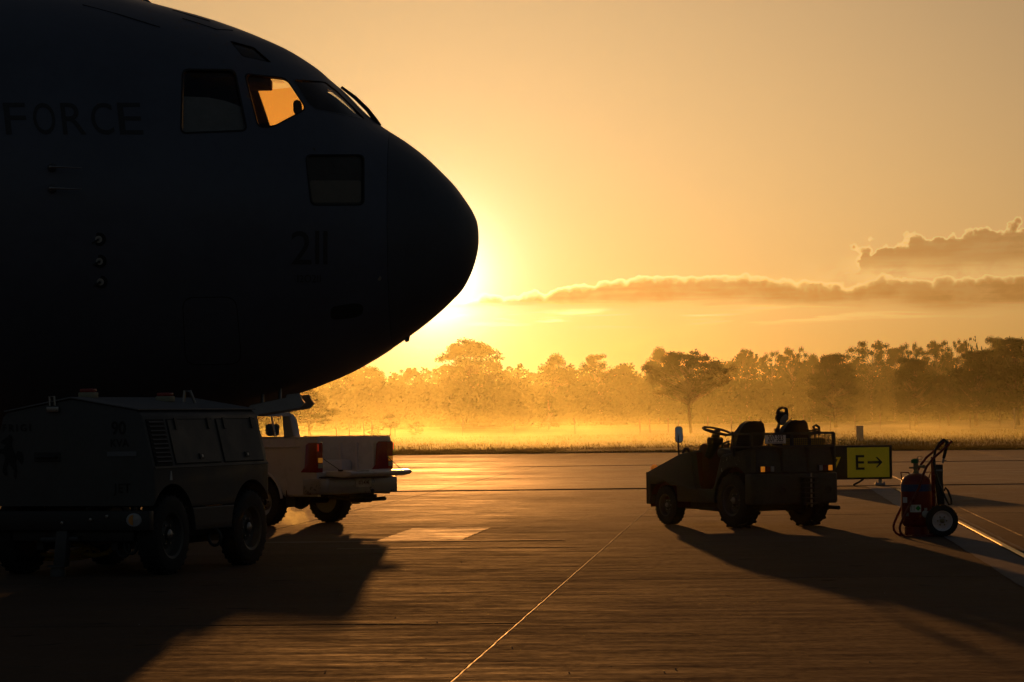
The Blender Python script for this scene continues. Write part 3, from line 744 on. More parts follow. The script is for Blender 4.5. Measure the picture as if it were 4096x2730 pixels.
def surf(X, Z, side=-1, off=0.0):
    """point on the skin at X, Z; side -1 faces the camera"""
    zc, hh, w = section(TIP.x-X); k = min(1, abs((Z-zc)/hh)); s = k**(SE/2) if Z > zc else -1; return Vector((X, AY+side*(w*taper(TIP.x-X, s)*(1-k**SE)**(1/SE)+off), Z))
def skin(px, py, off=0.0):
    D = AY-2.5
    for _ in range(5):
        p = at(px, py, D); D = surf(p.x, p.z).y
    p = at(px, py, D); return surf(p.x, p.z, -1, off)
M_SKIN = mat('aircraft_grey', (0.10, 0.112, 0.150), 0.42, var=0.10, scale=0.9, bump=0.03, spec=0.4)
M_RADOME = mat('radome_grey', (0.088, 0.096, 0.118), 0.46, var=0.08, scale=1.2, spec=0.35)
M_MARK = mat('aircraft_marking', (0.035, 0.036, 0.04), 0.6)
M_SEAMS = mat('panel_seam', (0.02, 0.02, 0.02), 0.8)
M_CGLASS = glassmat('cockpit_glass', (0.80, 0.78, 0.72))
M_QGLASS = glassmat('gold_film_glass', (0.95, 0.70, 0.36))
M_CHIN = mat('dark_tinted_pane', (0.06, 0.055, 0.045), 0.35, spec=.3)
M_INT = mat('cockpit_lining', (0.10, 0.10, 0.10), 0.8)
M_BLACK = mat('black_rubber', (0.018, 0.018, 0.018), 0.75, bump=0.1)
M_STEEL = mat('bare_metal', (0.35, 0.34, 0.33), 0.35, 0.9)
M_DARK = mat('dark_steel', (0.04, 0.04, 0.042), 0.5, 0.3)
plane = empty('cargo_aircraft', (0, 0, 0))
tag(plane, 'huge grey military cargo aircraft nose filling the upper left, marked FORCE and 211', 'aircraft')
SEAM = TIP.x-at(1545, 900, AY-1.8).x
st = sorted(set([SEAM+0.001+(3.4-SEAM)*i/26 for i in range(27)]+[3.4+5.0*i/20 for i in range(1, 21)]+[10, 12, 15, 19, 24]))
t = MB(); t.loft([ring(d) for d in st]); fus = t.build('fuselage', M_SKIN, plane, 40)
rd = [0.0002]+[SEAM*(i/22)**2 for i in range(1, 22)]+[SEAM-0.004]
t = MB(); t.loft([ring(d, 0.002 if d > SEAM-.01 else 0) for d in rd]); rad = t.build('radome', M_RADOME, plane, 50)
# window outlines read off the photo, corners rounded
def rounded(poly, r, n=5):
    out = []; k = len(poly)
    for i in range(k):
        a, b, c = Vector(poly[i-1]), Vector(poly[i]), Vector(poly[(i+1) % k])
        p = b+(a-b).normalized()*min(r, (a-b).length*.45); q = b+(c-b).normalized()*min(r, (c-b).length*.45)
        for j in range(n+1): s = j/n; out.append(tuple(p*(1-s)**2+b*2*s*(1-s)+q*s*s))
    return out
WIN = {
 'side_window': (rounded([(733,281),(937,283),(985,521),(726,531)], 26), 'front'),
 'quarter_window': (rounded([(980,297),(1142,315),(1222,436),(1090,506),(1034,506)], 22), 'front'),
 'windscreen': (rounded([(1174,319),(1300,327),(1352,368),(1462,478),(1262,437),(1234,413)], 14), 'front'),
 'eyebrow_window': (rounded([(922,165),(1015,190),(1084,250),(972,226)], 10), 'front'),
 'chin_window': (rounded([(1226,623),(1453,622),(1453,818),(1247,819)], 24), 'near')}
cutters = []
t = MB(); t.loft([ring(d, 0.14, 64) for d in [1.55+6.2*i/24 for i in range(25)]]); cutters.append(t.build('c', M_INT))
for nm, (poly, how) in WIN.items():
    pts = [skin(*p) for p in poly]; t = MB()
    t.prism([(p.x, p.z) for p in pts], AY-4.5, AY+0.5 if how == 'front' else AY-0.2, 'y'); cutters.append(t.build('c', M_INT))
far_poly = [(942,255),(1105,268),(1200,400),(1190,436),(1075,500),(1000,490)]       # far cut enlarged and shifted so sky shows through the near pane
t = MB(); t.prism([(p.x-.02, p.z+.14) for p in [skin(*q) for q in rounded(far_poly, 22)]], AY+0.5, AY+4.5, 'y'); cutters.append(t.build('c', M_INT))
t = MB(); t.prism([(p.x-.05, p.z+.10) for p in [skin(*q) for q in ((1296,330),(1345,362),(1452,470),(1425,452),(1335,376),(1290,345))]], AY+0.5, AY+4.5, 'y'); cutters.append(t.build('c', M_INT))  # narrow far-side slit added to let slivers of bright sky through
boolean(fus, cutters)
def dense(poly, step=14.0):
    out = []
    for a, b in zip(poly, poly[1:]+poly[:1]):
        n = max(1, int(math.hypot(b[0]-a[0], b[1]-a[1])/step)); out += [(a[0]+(b[0]-a[0])*i/n, a[1]+(b[1]-a[1])*i/n) for i in range(n)]
    return out
def pane(name, poly, side, off, m, parent, rings=6, s0=0.0, s1=1.0):
    poly = dense(list(poly))
    pts = [skin(*p) for p in poly]; cx = sum(p.x for p in pts)/len(pts); cz = sum(p.z for p in pts)/len(pts)
    t = MB(); R_ = []
    for k in range(rings+1):
        s = s0+(s1-s0)*k/rings
        R_.append([t.b.verts.new(surf(cx+(p.x-cx)*max(s, .001), cz+(p.z-cz)*max(s, .001), side, off)) for p in pts])
    for A, B in zip(R_, R_[1:]):
        for j in range(len(A)): t.b.faces.new((A[j], A[(j+1) % len(A)], B[(j+1) % len(A)], B[j]))
    return t.build(name, m, parent, 60)
for nm, (poly, how) in WIN.items():
    for side in ((-1, 1) if how == 'front' else (-1,)):
        if side > 0: nmp = far_poly if nm == 'quarter_window' else poly
        w = pane(nm, poly if side < 0 else nmp, side, -0.035, {'chin_window': M_CHIN, 'quarter_window': M_QGLASS}.get(nm, M_CGLASS), plane, 6, 0, 1.02)
        if side < 0: pane('frame', poly, side, 0.005, M_SEAMS if nm != 'windscreen' else M_RADOME, w, 1, 1.0, 1.05)
pane('window_blind', [(730,527),(981,517),(962,425),(900,402),(830,388),(731,384)], -1, -0.07, mat('grey_blind', (.26, .27, .29), .7), plane, 4)
pane('chin_shade', rounded([(1236,722),(1444,722),(1444,810),(1250,811)], 12), -1, -0.028, mat('brown_shade', (.16, .14, .11), .7), plane, 3)
# crew door outline, static ports, recess
door_poly = rounded([(728,1190),(945,1187),(969,1458),(742,1463)], 48, 6)
dr = pane('service_door', door_poly, -1, 0.004, M_SKIN, plane, 8, 0, 0.975); pane('door_seal', door_poly, -1, 0.003, M_SEAMS, dr, 1, .975, 1.0)
pane('inlet_recess', rounded([(1323,1228),(1425,1213),(1453,1222),(1452,1258),(1420,1272),(1322,1282)], 22), -1, 0.003, M_SEAMS, plane, 4)
for (x, y) in ((395,958),(398,1046),(402,1128)):
    c = skin(x, y); nrm = Vector((0, -1, (c.z-4.7)*0.22)).normalized(); M = Matrix.Translation(c) @ nrm.to_track_quat('Z', 'Y').to_matrix().to_4x4()
    t = MB(); t.lathe([(.001, .004), (.085, .004), (.09, -.01)], 28, M); p = t.build('air_data_port', M_SEAMS, plane)
    t = MB(); t.lathe([(.02, .006), (.02, .012), (.046, .012), (.046, .006)], 24, M); t.build('ring', mat('port_ring', (.45, .45, .42), .5), p)
    t = MB(); t.prism([(-.015, 0), (.015, 0), (.008, -.10), (-.008, -.10)], .006, .03, 'z', M @ Matrix.Rotation(R(-60), 4, 'Z')); t.build('vane', M_MARK, p)
for (x, y) in ((208, 672), (208, 757)):
    c = skin(x, y, 0.0); t = MB(); t.lathe([(.06, -.02), (.055, .03), (.02, .12), (.001, .13)], 16, Matrix.Translation(c) @ Vector((0, -1, 0)).to_track_quat('Z', 'Y').to_matrix().to_4x4())
    t.tube([c+Vector((0, -.12, 0)), c+Vector((.12, -.13, -.004)), c+Vector((.40, -.13, -.02))], [.016, .014, .006], 8); t.build('pitot_probe', M_STEEL, plane)
t = MB(); c = skin(1517, 1114); t.lathe([(.001, .004), (.03, .004), (.035, -.01)], 18, Matrix.Translation(c) @ Vector((.35, -1, -.1)).to_track_quat('Z', 'Y').to_matrix().to_4x4()); t.build('static_port', M_STEEL, plane)
def skin_text(name, txt, x0, y0, x1, y1, spacing=1.0, lean=0.0):
    me = text_mesh(txt, 1.0, 0, spacing, 1.0, 0.0); me.materials.clear(); me.materials.append(M_MARK)
    bm = bmesh.new(); bm.from_mesh(me); bmesh.ops.triangulate(bm, faces=bm.faces[:]); bmesh.ops.subdivide_edges(bm, edges=bm.edges[:], cuts=2, use_grid_fill=True); bm.to_mesh(me); bm.free()
    xs = [v.co.x for v in me.vertices]; ys = [v.co.y for v in me.vertices]; a, b, c, d = min(xs), max(xs), min(ys), max(ys)
    for v in me.vertices:
        u = (v.co.x-a)/(b-a); w = (v.co.y-c)/(d-c); v.co = skin(x0+(x1-x0)*u-lean*(w-.5), y1+(y0-y1)*w, 0.006)
    return link(name, me, None, plane)
for ch, a, b in (('F', 18, 105), ('O', 133, 221), ('R', 247, 340), ('C', 365, 452), ('E', 474, 568)): skin_text('lettering', ch, a, 412, b, 538, 1, 14)
skin_text('lettering', '2', 1165, 925, 1246, 1058); 
for a, b in ((1262, 1277), (1294, 1310)):
    skin_text('lettering', 'I', a, 925, b, 1058)
skin_text('lettering', 'I2O2II', 1190, 1101, 1283, 1131, 1.05)
# windscreen wiper, upper panel seams
t = MB(); t.tube([at(1365, 349, AY-.25), at(1420, 391, AY-.25), at(1470, 440, AY-.25), at(1503, 484, AY-.25), at(1522, 504, AY-.25)], [.02, .028, .03, .035, .02], 8)
t.tube([at(1425, 400, AY-.45), at(1462, 425, AY-.45), at(1500, 470, AY-.4), at(1508, 494, AY-.3)], .012, 6); t.build('windscreen_wiper', M_DARK, plane)
for pts in ([(730, 75), (780, 90), (865, 118), (930, 122)], [(690, 40), (760, 62), (840, 86)], [(330, 20), (480, 60), (640, 110)]):
    t = MB(); P = [skin(*p, .002) for p in pts]; t.tube(P, .008, 5); t.build('panel_seam', M_SEAMS, plane)
# antenna blades on top and belly
t = MB(); c = at(575, 6, AY); t.prism([(c.x-.25, c.z-.08), (c.x-.18, c.z+.03), (c.x+.05, c.z+.03), (c.x+.22, c.z-.12)], AY-.03, AY+.03, 'y'); t.build('antenna', M_SKIN, plane)
t = MB(); c = at(1628, 1356, AY); t.prism([(c.x-.06, c.z+.05), (c.x-.02, c.z-.05), (c.x+.03, c.z-.035), (c.x+.05, c.z+.08)], AY-.05, AY+.05, 'y'); t.build('drain_mast', M_SKIN, plane)
# cockpit: floor, glareshield, seats
cz = at(1000, 560, AY).z
t = MB(); t.box((TIP.x-7.2, AY-2.0, cz-.42), (TIP.x-2.15, AY+2.0, cz-.32), None, .01); t.build('cockpit_floor', M_INT, plane)
t = MB(); t.prism([(TIP.x-2.95, cz-.3), (TIP.x-2.9, cz+.06), (TIP.x-2.35, cz+.13), (TIP.x-1.95, cz-.02), (TIP.x-1.9, cz-.3)], AY-1.25, AY+1.25, 'y', None, .03); t.build('glareshield', M_INT, plane)
t = MB(); t.box((TIP.x-5.0, AY-1.5, cz-.3), (TIP.x-4.85, AY+1.5, cz+1.0), None, .02); t.box((TIP.x-5.2, AY+.55, cz-.3), (TIP.x-3.85, AY+.75, cz+1.1), None, .02); t.box((TIP.x-3.9, AY-.28, cz+.72), (TIP.x-2.9, AY+.28, cz+.86), None, .02); t.build('bulkhead_and_blocker', M_INT, plane)  # bulkhead, plus a lengthwise panel added to block the bright far window
for s in (-1, 1):
    seat = empty('pilot_seat'); seat.parent = plane; hx = at(1192, 432, AY-.62); x = hx.x+.30; y = AY+s*.62; cz = hx.z-.70
    t = MB(); t.box((x-.28, y-.26, cz-.05), (x+.25, y+.26, cz+.06), None, .04); t.build('cushion', M_INT, seat)
    t = MB(); t.box((x-.36, y-.25, cz), (x-.24, y+.25, cz+.58), None, .05); t.build('backrest', M_INT, seat)
    t = MB(); t.box((x-.36, y-.15, cz+.60), (x-.25, y+.15, cz+.80), None, .05); t.build('headrest', M_INT, seat)
# nose landing gear and its open door
gx = at(392, 2166, AY).x
gear = empty('nose_landing_gear'); gear.parent = plane
t = MB(); t.tube([(gx, AY, .5), (gx-.05, AY, 1.2), (gx-.1, AY, 2.2)], [.09, .13, .15], 14); t.tube([(gx+.05, AY, .9), (gx+.9, AY, 1.7)], .05, 8); t.tube([(gx, AY-.45, .5), (gx, AY+.45, .5)], .06, 10); t.build('strut', M_STEEL, gear)
for s in (-1, 1): wheel_parts(gear, 'nose_wheel', (gx, AY+s*.36, .5), (0, s, 0), .5, .36, M_BLACK, M_STEEL, .5)
for s in (-1, 1):
    P = [at(x, y, AY-.9) for x, y in ((985, 1668), (1000, 1622), (1146, 1592), (1148, 1579), (1200, 1574), (1210, 1598), (1222, 1612), (1200, 1634))]
    t = MB(); t.prism([(p.x, p.z) for p in P], AY+s*.95-.05, AY+s*.95+.05, 'y', None, .008, 1); d = t.build('gear_door', mat('gear_door_paint', (.42, .42, .42), .5), plane)
    t = MB()
    for f in (.25, .6): q = P[1].lerp(P[4], f); t.tube([(q.x, AY+s*.95, q.z-.05), (q.x, AY+s*.75, q.z+.42)], .025, 8)
    t.build('hinge_arm', M_STEEL, d)
def base_at(root, loc):
    """move an unrotated root to the thing's base, leaving its parts where they are"""
    root.location = loc
    for ch in root.children: ch.location = ch.location-Vector(loc)
base_at(plane, (gx, AY, 0))
# ------------------------------------------------------------------ ground power unit
M_OLIVE = mat('gpu_olive_paint', (0.068, 0.067, 0.066), 0.5, var=0.2, scale=2.5, bump=0.04)
M_ROOF = mat('gpu_grey_roof', (0.16, 0.165, 0.17), 0.5, var=0.15, scale=2.0)
M_AMBER = mat('amber_lens', (0.75, 0.22, 0.02), 0.2, emit=(1.0, .30, .02), emit_k=0.07)  # faint emission for sun shining through the lens
M_AMBSUN = mat('amber_sun_glow', (0.6, 0.2, 0.02), 0.2, emit=(1.0, .30, .02), emit_k=0.62)  # emission stands for sunlight passing through the amber lens
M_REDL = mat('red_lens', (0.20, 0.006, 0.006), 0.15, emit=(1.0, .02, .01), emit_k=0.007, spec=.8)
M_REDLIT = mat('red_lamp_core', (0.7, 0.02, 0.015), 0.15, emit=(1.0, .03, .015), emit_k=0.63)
M_CLEAR = mat('clear_lens', (0.35, 0.36, 0.38), 0.12, spec=.8)
M_WPAINT = mat('white_stencil', (0.55, 0.55, 0.53), 0.55)
M_DECAL = mat('black_stencil', (0.012, 0.012, 0.012), 0.6)
gpu = empty('ground_power_unit', (-4.32, 32.36, 0), R(-20.5))
tag(gpu, 'dark olive wheeled ground power unit parked at the left front under the aircraft', 'power unit')
sec = [(-1.0, .72), (-1.0, 1.16), (-.86, 1.74), (-.79, 1.80), (0, 1.93), (.79, 1.80), (.86, 1.74), (1.0, 1.16), (1.0, .72)]
GY0, GY1 = -1.42, 1.45
t = MB(); t.prism([p for p in sec], GY0, GY1, 'y', None, .018, 2); body = t.build('body', M_OLIVE, gpu, 30)
cut = []
WB = (-0.98, 1.0)
for y in WB:
    t = MB(); t.lathe([(.54, -1.2), (.54, 1.2)], 40, Matrix.Translation((0, y, .45)), 'x'); cut.append(t.build('c', M_DARK))
boolean(body, [c for c in cut])
for s in (-1, 1):
    t = MB(); t.box((min(s*.90, s*1.003), GY0+.0, .46), (max(s*.90, s*1.003), GY1-.002, .715), None, .012); sk = t.build('side_skirt', M_OLIVE, gpu)
    c2 = []
    for y in WB:
        t = MB(); t.lathe([(.54, -1.3), (.54, 1.3)], 40, Matrix.Translation((0, y, .45)), 'x'); c2.append(t.build('c', M_DARK))
    t = MB(); t.box((-2, GY0-.1, .3), (2, WB[0]+.1, .72)); c2.append(t.build('c', M_DARK))
    boolean(sk, c2)
t = MB(); rp = [(-.83, 1.795), (0, 1.936), (.83, 1.795), (.83, 1.812), (0, 1.953), (-.83, 1.812)]; t.prism(rp, GY0-.02, GY1+.02, 'y', None, .004, 1); t.build('roof_panel', M_ROOF, gpu)
t = MB(); t.box((-1.0, GY0-.12, .50), (1.0, GY0-.005, .712), None, .012); bump_ = t.build('front_bumper', M_DARK, gpu)
t = MB(); t.box((-.75, GY0, .38), (.75, GY1, .50), None, .01); t.box((-.5, GY0+.1, .28), (-.42, GY1-.1, .38)); t.box((.42, GY0+.1, .28), (.5, GY1-.1, .38))
for y in WB: t.tube([(-.9, y, .44), (.9, y, .44)], .06, 10)
t.build('chassis', M_DARK, gpu)
for s in (-1, 1):
    for y in WB: wheel_parts(gpu, 'wheel', (s*.88, y, .435), (s, 0, 0), .435, .24, M_BLACK, mat('gpu_rim', (.08, .075, .065), .5), .58, 0, M_STEEL)
# front face fittings
FY = GY0-.004
def front(x, z, off=0.0): return Vector((x, FY-off, z))
FM = lambda x, z, off=.004: Matrix.Translation((x, FY-off, z)) @ Matrix.Rotation(R(90), 4, 'X')
lettering('lettering', '90', .20, M_DECAL, gpu, FM(.58, 1.60), 1.0, .9); lettering('lettering', 'KVA', .12, M_DECAL, gpu, FM(.59, 1.44), 1.05, .95)
lettering('lettering', 'FRIGI', .11, M_DECAL, gpu, FM(-.68, 1.62), 1.5, 1.0); lettering('lettering', 'JET', .14, M_DECAL, gpu, FM(.62, .95), 1.2, .9)
t = MB(); t.box((.44, FY-.008, 1.30), (.80, FY-.001, 1.352)); t.build('name_plate', mat('pale_plate', (.16, .17, .19), .4), gpu)
t = MB(); t.tube([front(-.42, 1.30, 0), front(-.42, 1.30, .05), front(-.18, 1.30, .05), front(-.18, 1.30, 0)], .014, 8); t.box((-.46, FY-.01, 1.25), (-.14, FY-.001, 1.35), None, .003, 1); t.build('front_handle', M_DARK, gpu)
horse = [(-.86,1.20),(-.83,1.16),(-.80,1.17),(-.82,1.24),(-.79,1.31),(-.76,1.27),(-.71,1.21),(-.72,1.15),(-.70,1.12),(-.68,1.21),(-.70,1.29),(-.69,1.35),(-.66,1.33),(-.62,1.28),(-.60,1.34),(-.62,1.42),(-.67,1.43),(-.70,1.38),(-.73,1.44),(-.75,1.50),(-.74,1.56),(-.76,1.61),(-.80,1.58),(-.86,1.55),(-.88,1.52),(-.84,1.51),(-.82,1.50),(-.84,1.46),(-.90,1.45),(-.94,1.48),(-.95,1.46),(-.91,1.41),(-.84,1.40),(-.82,1.34),(-.85,1.27)]
t = MB(); t.prism([(x, z-.06) for x, z in horse], FY-.006, FY-.003, 'y'); t.build('horse_emblem', M_DECAL, gpu, None)
t = MB(); t.box((-.02-.27, FY-.03, 1.79), (.13-.27, FY, 1.85), None, .006); t.tube([front(-.25, 1.86, .015), front(-.26, 1.96, .015), front(-.20, 1.96, .015), front(-.19, 1.86, .015)], .014, 8); t.build('lifting_eye', M_STEEL, gpu)
BY = GY0-.122
t = MB(); t.lathe([(.075, 0), (.07, .012), (.001, .02)], 24, Matrix.Translation((.82, BY, .615)) @ Matrix.Rotation(R(90), 4, 'X') @ Matrix.Scale(1.25, 4, (1, 0, 0))); lamp = t.build('marker_lamp', M_CLEAR, gpu)
t = MB(); t.lathe([(.056, .021), (.001, .024)], 20, Matrix.Translation((.82, BY, .615)) @ Matrix.Rotation(R(90), 4, 'X'), 'z', R(90), R(270)); t.build('amber_half', mat('amber_reflector', (.65, .28, .06), .25), lamp)
for x, z in ((-.05, .585), (.30, .62), (.50, .655)):
    t = MB(); t.lathe([(.022, 0), (.018, .02), (.001, .024)], 10, Matrix.Translation((x, BY, z)) @ Matrix.Rotation(R(90), 4, 'X')); t.build('bolt', M_STEEL, bump_)
# jockey leg under the front and hanging tow rings
t = MB(); t.box((-.20, GY0-.10, .10), (-.06, GY0+.02, .52), Matrix.Rotation(R(6), 4, 'Y'), .01); t.lathe([(.11, .07), (.11, .085), (.05, .10)], 18, Matrix.Translation((-.16, GY0-.04, .03))); t.lathe([(.085, 0), (.085, .07), (.08, .10)], 18, Matrix.Translation((-.16, GY0-.04, 0))); t.tube([(-.36, GY0-.04, .40), (.10, GY0-.04, .41)], .03, 8); t.build('jockey_leg', mat('painted_steel', (.07, .075, .08), .5), gpu)
for (x, y, z) in ((.56, GY0+.12, .30), (.66, GY0+.10, .33), (.99, .05, .36)):
    t = MB(); t.tube([(x+.075*math.cos(q), y, z+.09*math.sin(q)) for q in [2*math.pi*i/20 for i in range(20)]], .018, 8, True); t.build('tow_ring', M_DARK, gpu)
# yellow cable looped under the unit
t = MB(); rs = random.Random(4)
for k in range(4):
    t.tube([(-.75+.55*math.sin(q)+.03*k, -.7+.12*math.cos(q*1.3+k), .30+.10*math.cos(q)-.02*k) for q in [2*math.pi*i/26 for i in range(24)]], .022, 7)
t.tube([(-.25, -.75, .22), (-.1, -.74, .19), (.05, -.72, .22), (.17, -.70, .33), (.22, -.68, .45)], .028, 8)
t.build('yellow_cable', mat('yellow_cable', (.55, .36, .03), .45), gpu)
# sloping right side: louvre and two doors; the same on the left
def side_fit(s):
    e = Vector((s*-.14, 0, .58)).normalized(); nrm = Vector((s*.58, 0, .14)).normalized()
    def S(y, k, o=0.0): return Vector((s*1.0, y, 1.16))+e*k+nrm*o
    def slab(name, y0, y1, k0, k1, o0, o1, m, parent=gpu, lean=0.0):
        t = MB(); P = []
        for o in (o0, o1):
            for (y, k) in ((y0, k0), (y1, k0), (y1+lean, k1), (y0+lean, k1)): P.append(S(y, k, o))
        t.add(P, [(0, 3, 2, 1), (4, 5, 6, 7), (0, 1, 5, 4), (1, 2, 6, 5), (2, 3, 7, 6), (3, 0, 4, 7)]); return t.build(name, m, parent, None)
    lv = slab('louvre', -1.36, -.97, .03, .55, .001, .012, M_SEAMS)
    for i in range(10):
        k = .055+i*.049
        t = MB(); P = [S(y, k+dk, o) for y in (-1.33, -1.0) for dk, o in ((0, .010), (.012, .030), (.030, .018), (.028, .010))]
        t.add(P, [(0, 1, 2, 3), (4, 7, 6, 5), (0, 4, 5, 1), (1, 5, 6, 2), (2, 6, 7, 3), (3, 7, 4, 0)]); t.build('slat', M_OLIVE, lv, None)
    for y0, y1 in ((-.88, .22), (.32, 1.34)):
        d = slab('access_door', y0, y1, .05, .54, .001, .014, M_OLIVE)
        slab('seam', y0-.012, y1+.012, .038, .552, .0006, .004, M_SEAMS, d)
        for y in (y0+.14, y1-.16): slab('hinge', y, y+.05, .43, .56, .014, .03, M_DARK, d)
        slab('latch', (y0+y1)/2+.02, (y0+y1)/2+.12, .09, .15, .014, .03, M_DARK, d); slab('latch_plate', (y0+y1)/2+.05, (y0+y1)/2+.09, .105, .135, .03, .036, M_STEEL, d)
    slab('body_rail', GY0+.02, GY1-.02, .0, .022, .001, .012, M_OLIVE)
for s in (1, -1): side_fit(s)
t = MB(); t.prism([(-.10, 1.01), (-.04, 1.01), (-.06, 1.11), (-.08, 1.11)], 1.001, 1.005, 'x', Matrix.Translation((0, -.95, .02))); t.build('warning_label', M_WPAINT, gpu, None)
# roof beacons and eye
for x, y in ((-.02, -1.0), (.28, .25)):
    zr = 1.953-abs(x)*.17
    b = empty('roof_beacon'); b.parent = gpu
    t = MB(); t.box((x-.09, y-.07, zr-.01), (x+.09, y+.07, zr+.055), None, .008); t.build('base', mat('beacon_base', (.32, .30, .20), .5), b)
    t = MB(); t.box((x-.08, y-.06, zr+.055), (x+.08, y+.06, zr+.095), None, .012); t.build('lens', mat('beacon_lens', (.35, .05, .04), .25), b)
t = MB(); zr = 1.88; t.tube([(.36, .55, zr), (.37, .56, zr+.14), (.42, .60, zr+.14), (.46, .64, zr)], .018, 8); t.build('lifting_eye', M_STEEL, gpu)
# ------------------------------------------------------------------ pickup
M_WHITE = mat('white_car_paint', (0.62, 0.66, 0.72), 0.30, var=0.03, scale=1.5, spec=.6)
M_BED = mat('bed_white_scuffed', (0.66, 0.68, 0.72), 0.45, var=0.08, scale=4)
M_TRIM = mat('black_trim', (0.02, 0.02, 0.021), 0.5)
M_CAR_GLASS = glassmat('car_glass', (0.66, 0.68, 0.64))
pk = empty('pickup_truck', (-3.48, 45.92, 0), R(53))
tag(pk, 'white dual cab pickup with its tailgate lowered, behind the ground power unit', 'pickup')
YR, YB, YC = -1.20, 0.62, 2.2          # rear of bed, front of bed, middle of cab
# bed: two sides with wheel arches, front wall, floor
def side_section(s):
    t = MB()
    prof = [(.86, .47), (.89, .50), (.912, .66), (.925, .86), (.928, 1.05), (.915, 1.20), (.90, 1.36), (.885, 1.395), (.845, 1.40), (.835, 1.37), (.835, .47)]
    pts = [(s*x, z) for x, z in prof]; t.prism(pts, YR, YB, 'y'); o = t.build('bed_side', M_WHITE, pk, 40)
    t = MB(); t.lathe([(.47, -2), (.47, 2)], 40, Matrix.Translation((0, 0, .40)), 'x'); boolean(o, [t.build('c', M_TRIM)])
    t = MB(); t.box((min(s*.84, s*.905), YR, 1.402), (max(s*.84, s*.905), YB, 1.412), None, .004, 1); t.build('rail_cap', M_TRIM, o)
    for y in (-.9, -.55, -.2, .2, .5):
        t = MB(); t.box((min(s*.835, s*.80), y-.02, .82), (max(s*.835, s*.80), y+.02, 1.30), None, .006, 1); t.build('pressed_rib', M_BED, o)
    t = MB(); t.box((min(s*.90, s*.934), YR+.36, 1.235), (max(s*.90, s*.934), YB-.01, 1.265), None, .012, 2); t.build('side_crease', M_WHITE, o)
    t = MB(); t.tube([(s*.93, .47*math.cos(q), .40+.47*math.sin(q)) for q in [R(5+170*i/20) for i in range(21)]], .022, 8); t.build('arch_lip', M_WHITE, o)
    t = MB(); t.lathe([(.475, min(s*.70, s*.93)), (.47, max(s*.70, s*.93))], 24, Matrix.Translation((0, 0, .40)), 'x', R(0), R(180)); t.build('wheel_arch', M_TRIM, o)
    t = MB(); t.box((min(s*.70, s*.92), .46, .33), (max(s*.70, s*.92), .50, .66), None, .004, 1); t.build('mud_flap', M_TRIM, o); t = MB(); t.box((min(s*.70, s*.90), -.55, .30), (max(s*.70, s*.90), -.53, .62), None, .004, 1); t.build('mud_flap', M_TRIM, o)
    return o
for s in (-1, 1): side_section(s)
t = MB(); t.box((-.835, YR+.01, .78), (.835, YB, .83), None, .006)
for i in range(11): t.box((-.75+i*.145, YR+.03, .83), (-.68+i*.145, YB-.05, .842), None, .004, 1)
for s in (-1, 1): t.box((min(s*.56, s*.833), -.45, .83), (max(s*.56, s*.833), .45, 1.02), None, .05)
t.build('bed_floor', M_BED, pk)
t = MB(); t.box((-.835, YB-.05, .83), (.835, YB-.005, 1.40), None, .008); t.build('bed_front_wall', M_BED, pk)
# lowered tailgate with stay cables
tg = empty('tailgate'); tg.parent = pk
t = MB(); t.prism([(YR-.02, .785), (YR-.02, .865), (YR-.42, .868), (YR-.53, .86), (YR-.575, .83), (YR-.53, .79), (YR-.40, .765)], -.745, .745, 'x', None, .012, 2); t.build('panel', M_WHITE, tg)
t = MB(); t.box((-.62, YR-.45, .868), (.62, YR-.12, .874), None, .002, 1); t.build('inner_plate', M_BED, tg)
for s in (-1, 1):
    t = MB(); t.tube([(s*.80, YR+.01, 1.08), (s*.74, YR-.32, .88)], .006, 6); t.build('stay_cable', M_DARK, tg)
    t = MB(); t.box((s*.74-.02, YR-.37, .865), (s*.74+.02, YR-.29, .89), None, .006, 1); t.build('cable_anchor', M_DARK, tg)
t = MB(); t.box((-.60, YR-.54, .85), (-.30, YR-.20, .879), None, .003, 1); t.build('label_plate', M_WPAINT, tg)
# tail lamps
for s in (-1, 1):
    tl = empty('tail_lamp'); tl.parent = pk
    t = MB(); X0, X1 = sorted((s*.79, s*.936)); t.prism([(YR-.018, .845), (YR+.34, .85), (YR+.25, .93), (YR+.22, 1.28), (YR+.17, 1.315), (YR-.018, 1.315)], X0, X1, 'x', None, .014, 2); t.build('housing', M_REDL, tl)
    a, b = sorted((s*.80, s*.925)); y = YR-.022
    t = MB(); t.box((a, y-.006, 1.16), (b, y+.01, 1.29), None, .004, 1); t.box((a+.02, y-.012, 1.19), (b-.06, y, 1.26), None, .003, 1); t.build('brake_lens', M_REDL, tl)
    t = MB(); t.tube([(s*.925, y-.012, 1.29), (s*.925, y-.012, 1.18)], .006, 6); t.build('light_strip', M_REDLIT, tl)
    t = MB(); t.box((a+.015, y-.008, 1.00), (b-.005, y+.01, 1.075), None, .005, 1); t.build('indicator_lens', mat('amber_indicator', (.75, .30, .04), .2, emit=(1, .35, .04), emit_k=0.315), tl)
    t = MB(); t.box((a+.015, y-.008, .915), (b-.005, y+.01, .985), None, .005, 1); t.build('reverse_lens', M_CLEAR, tl)
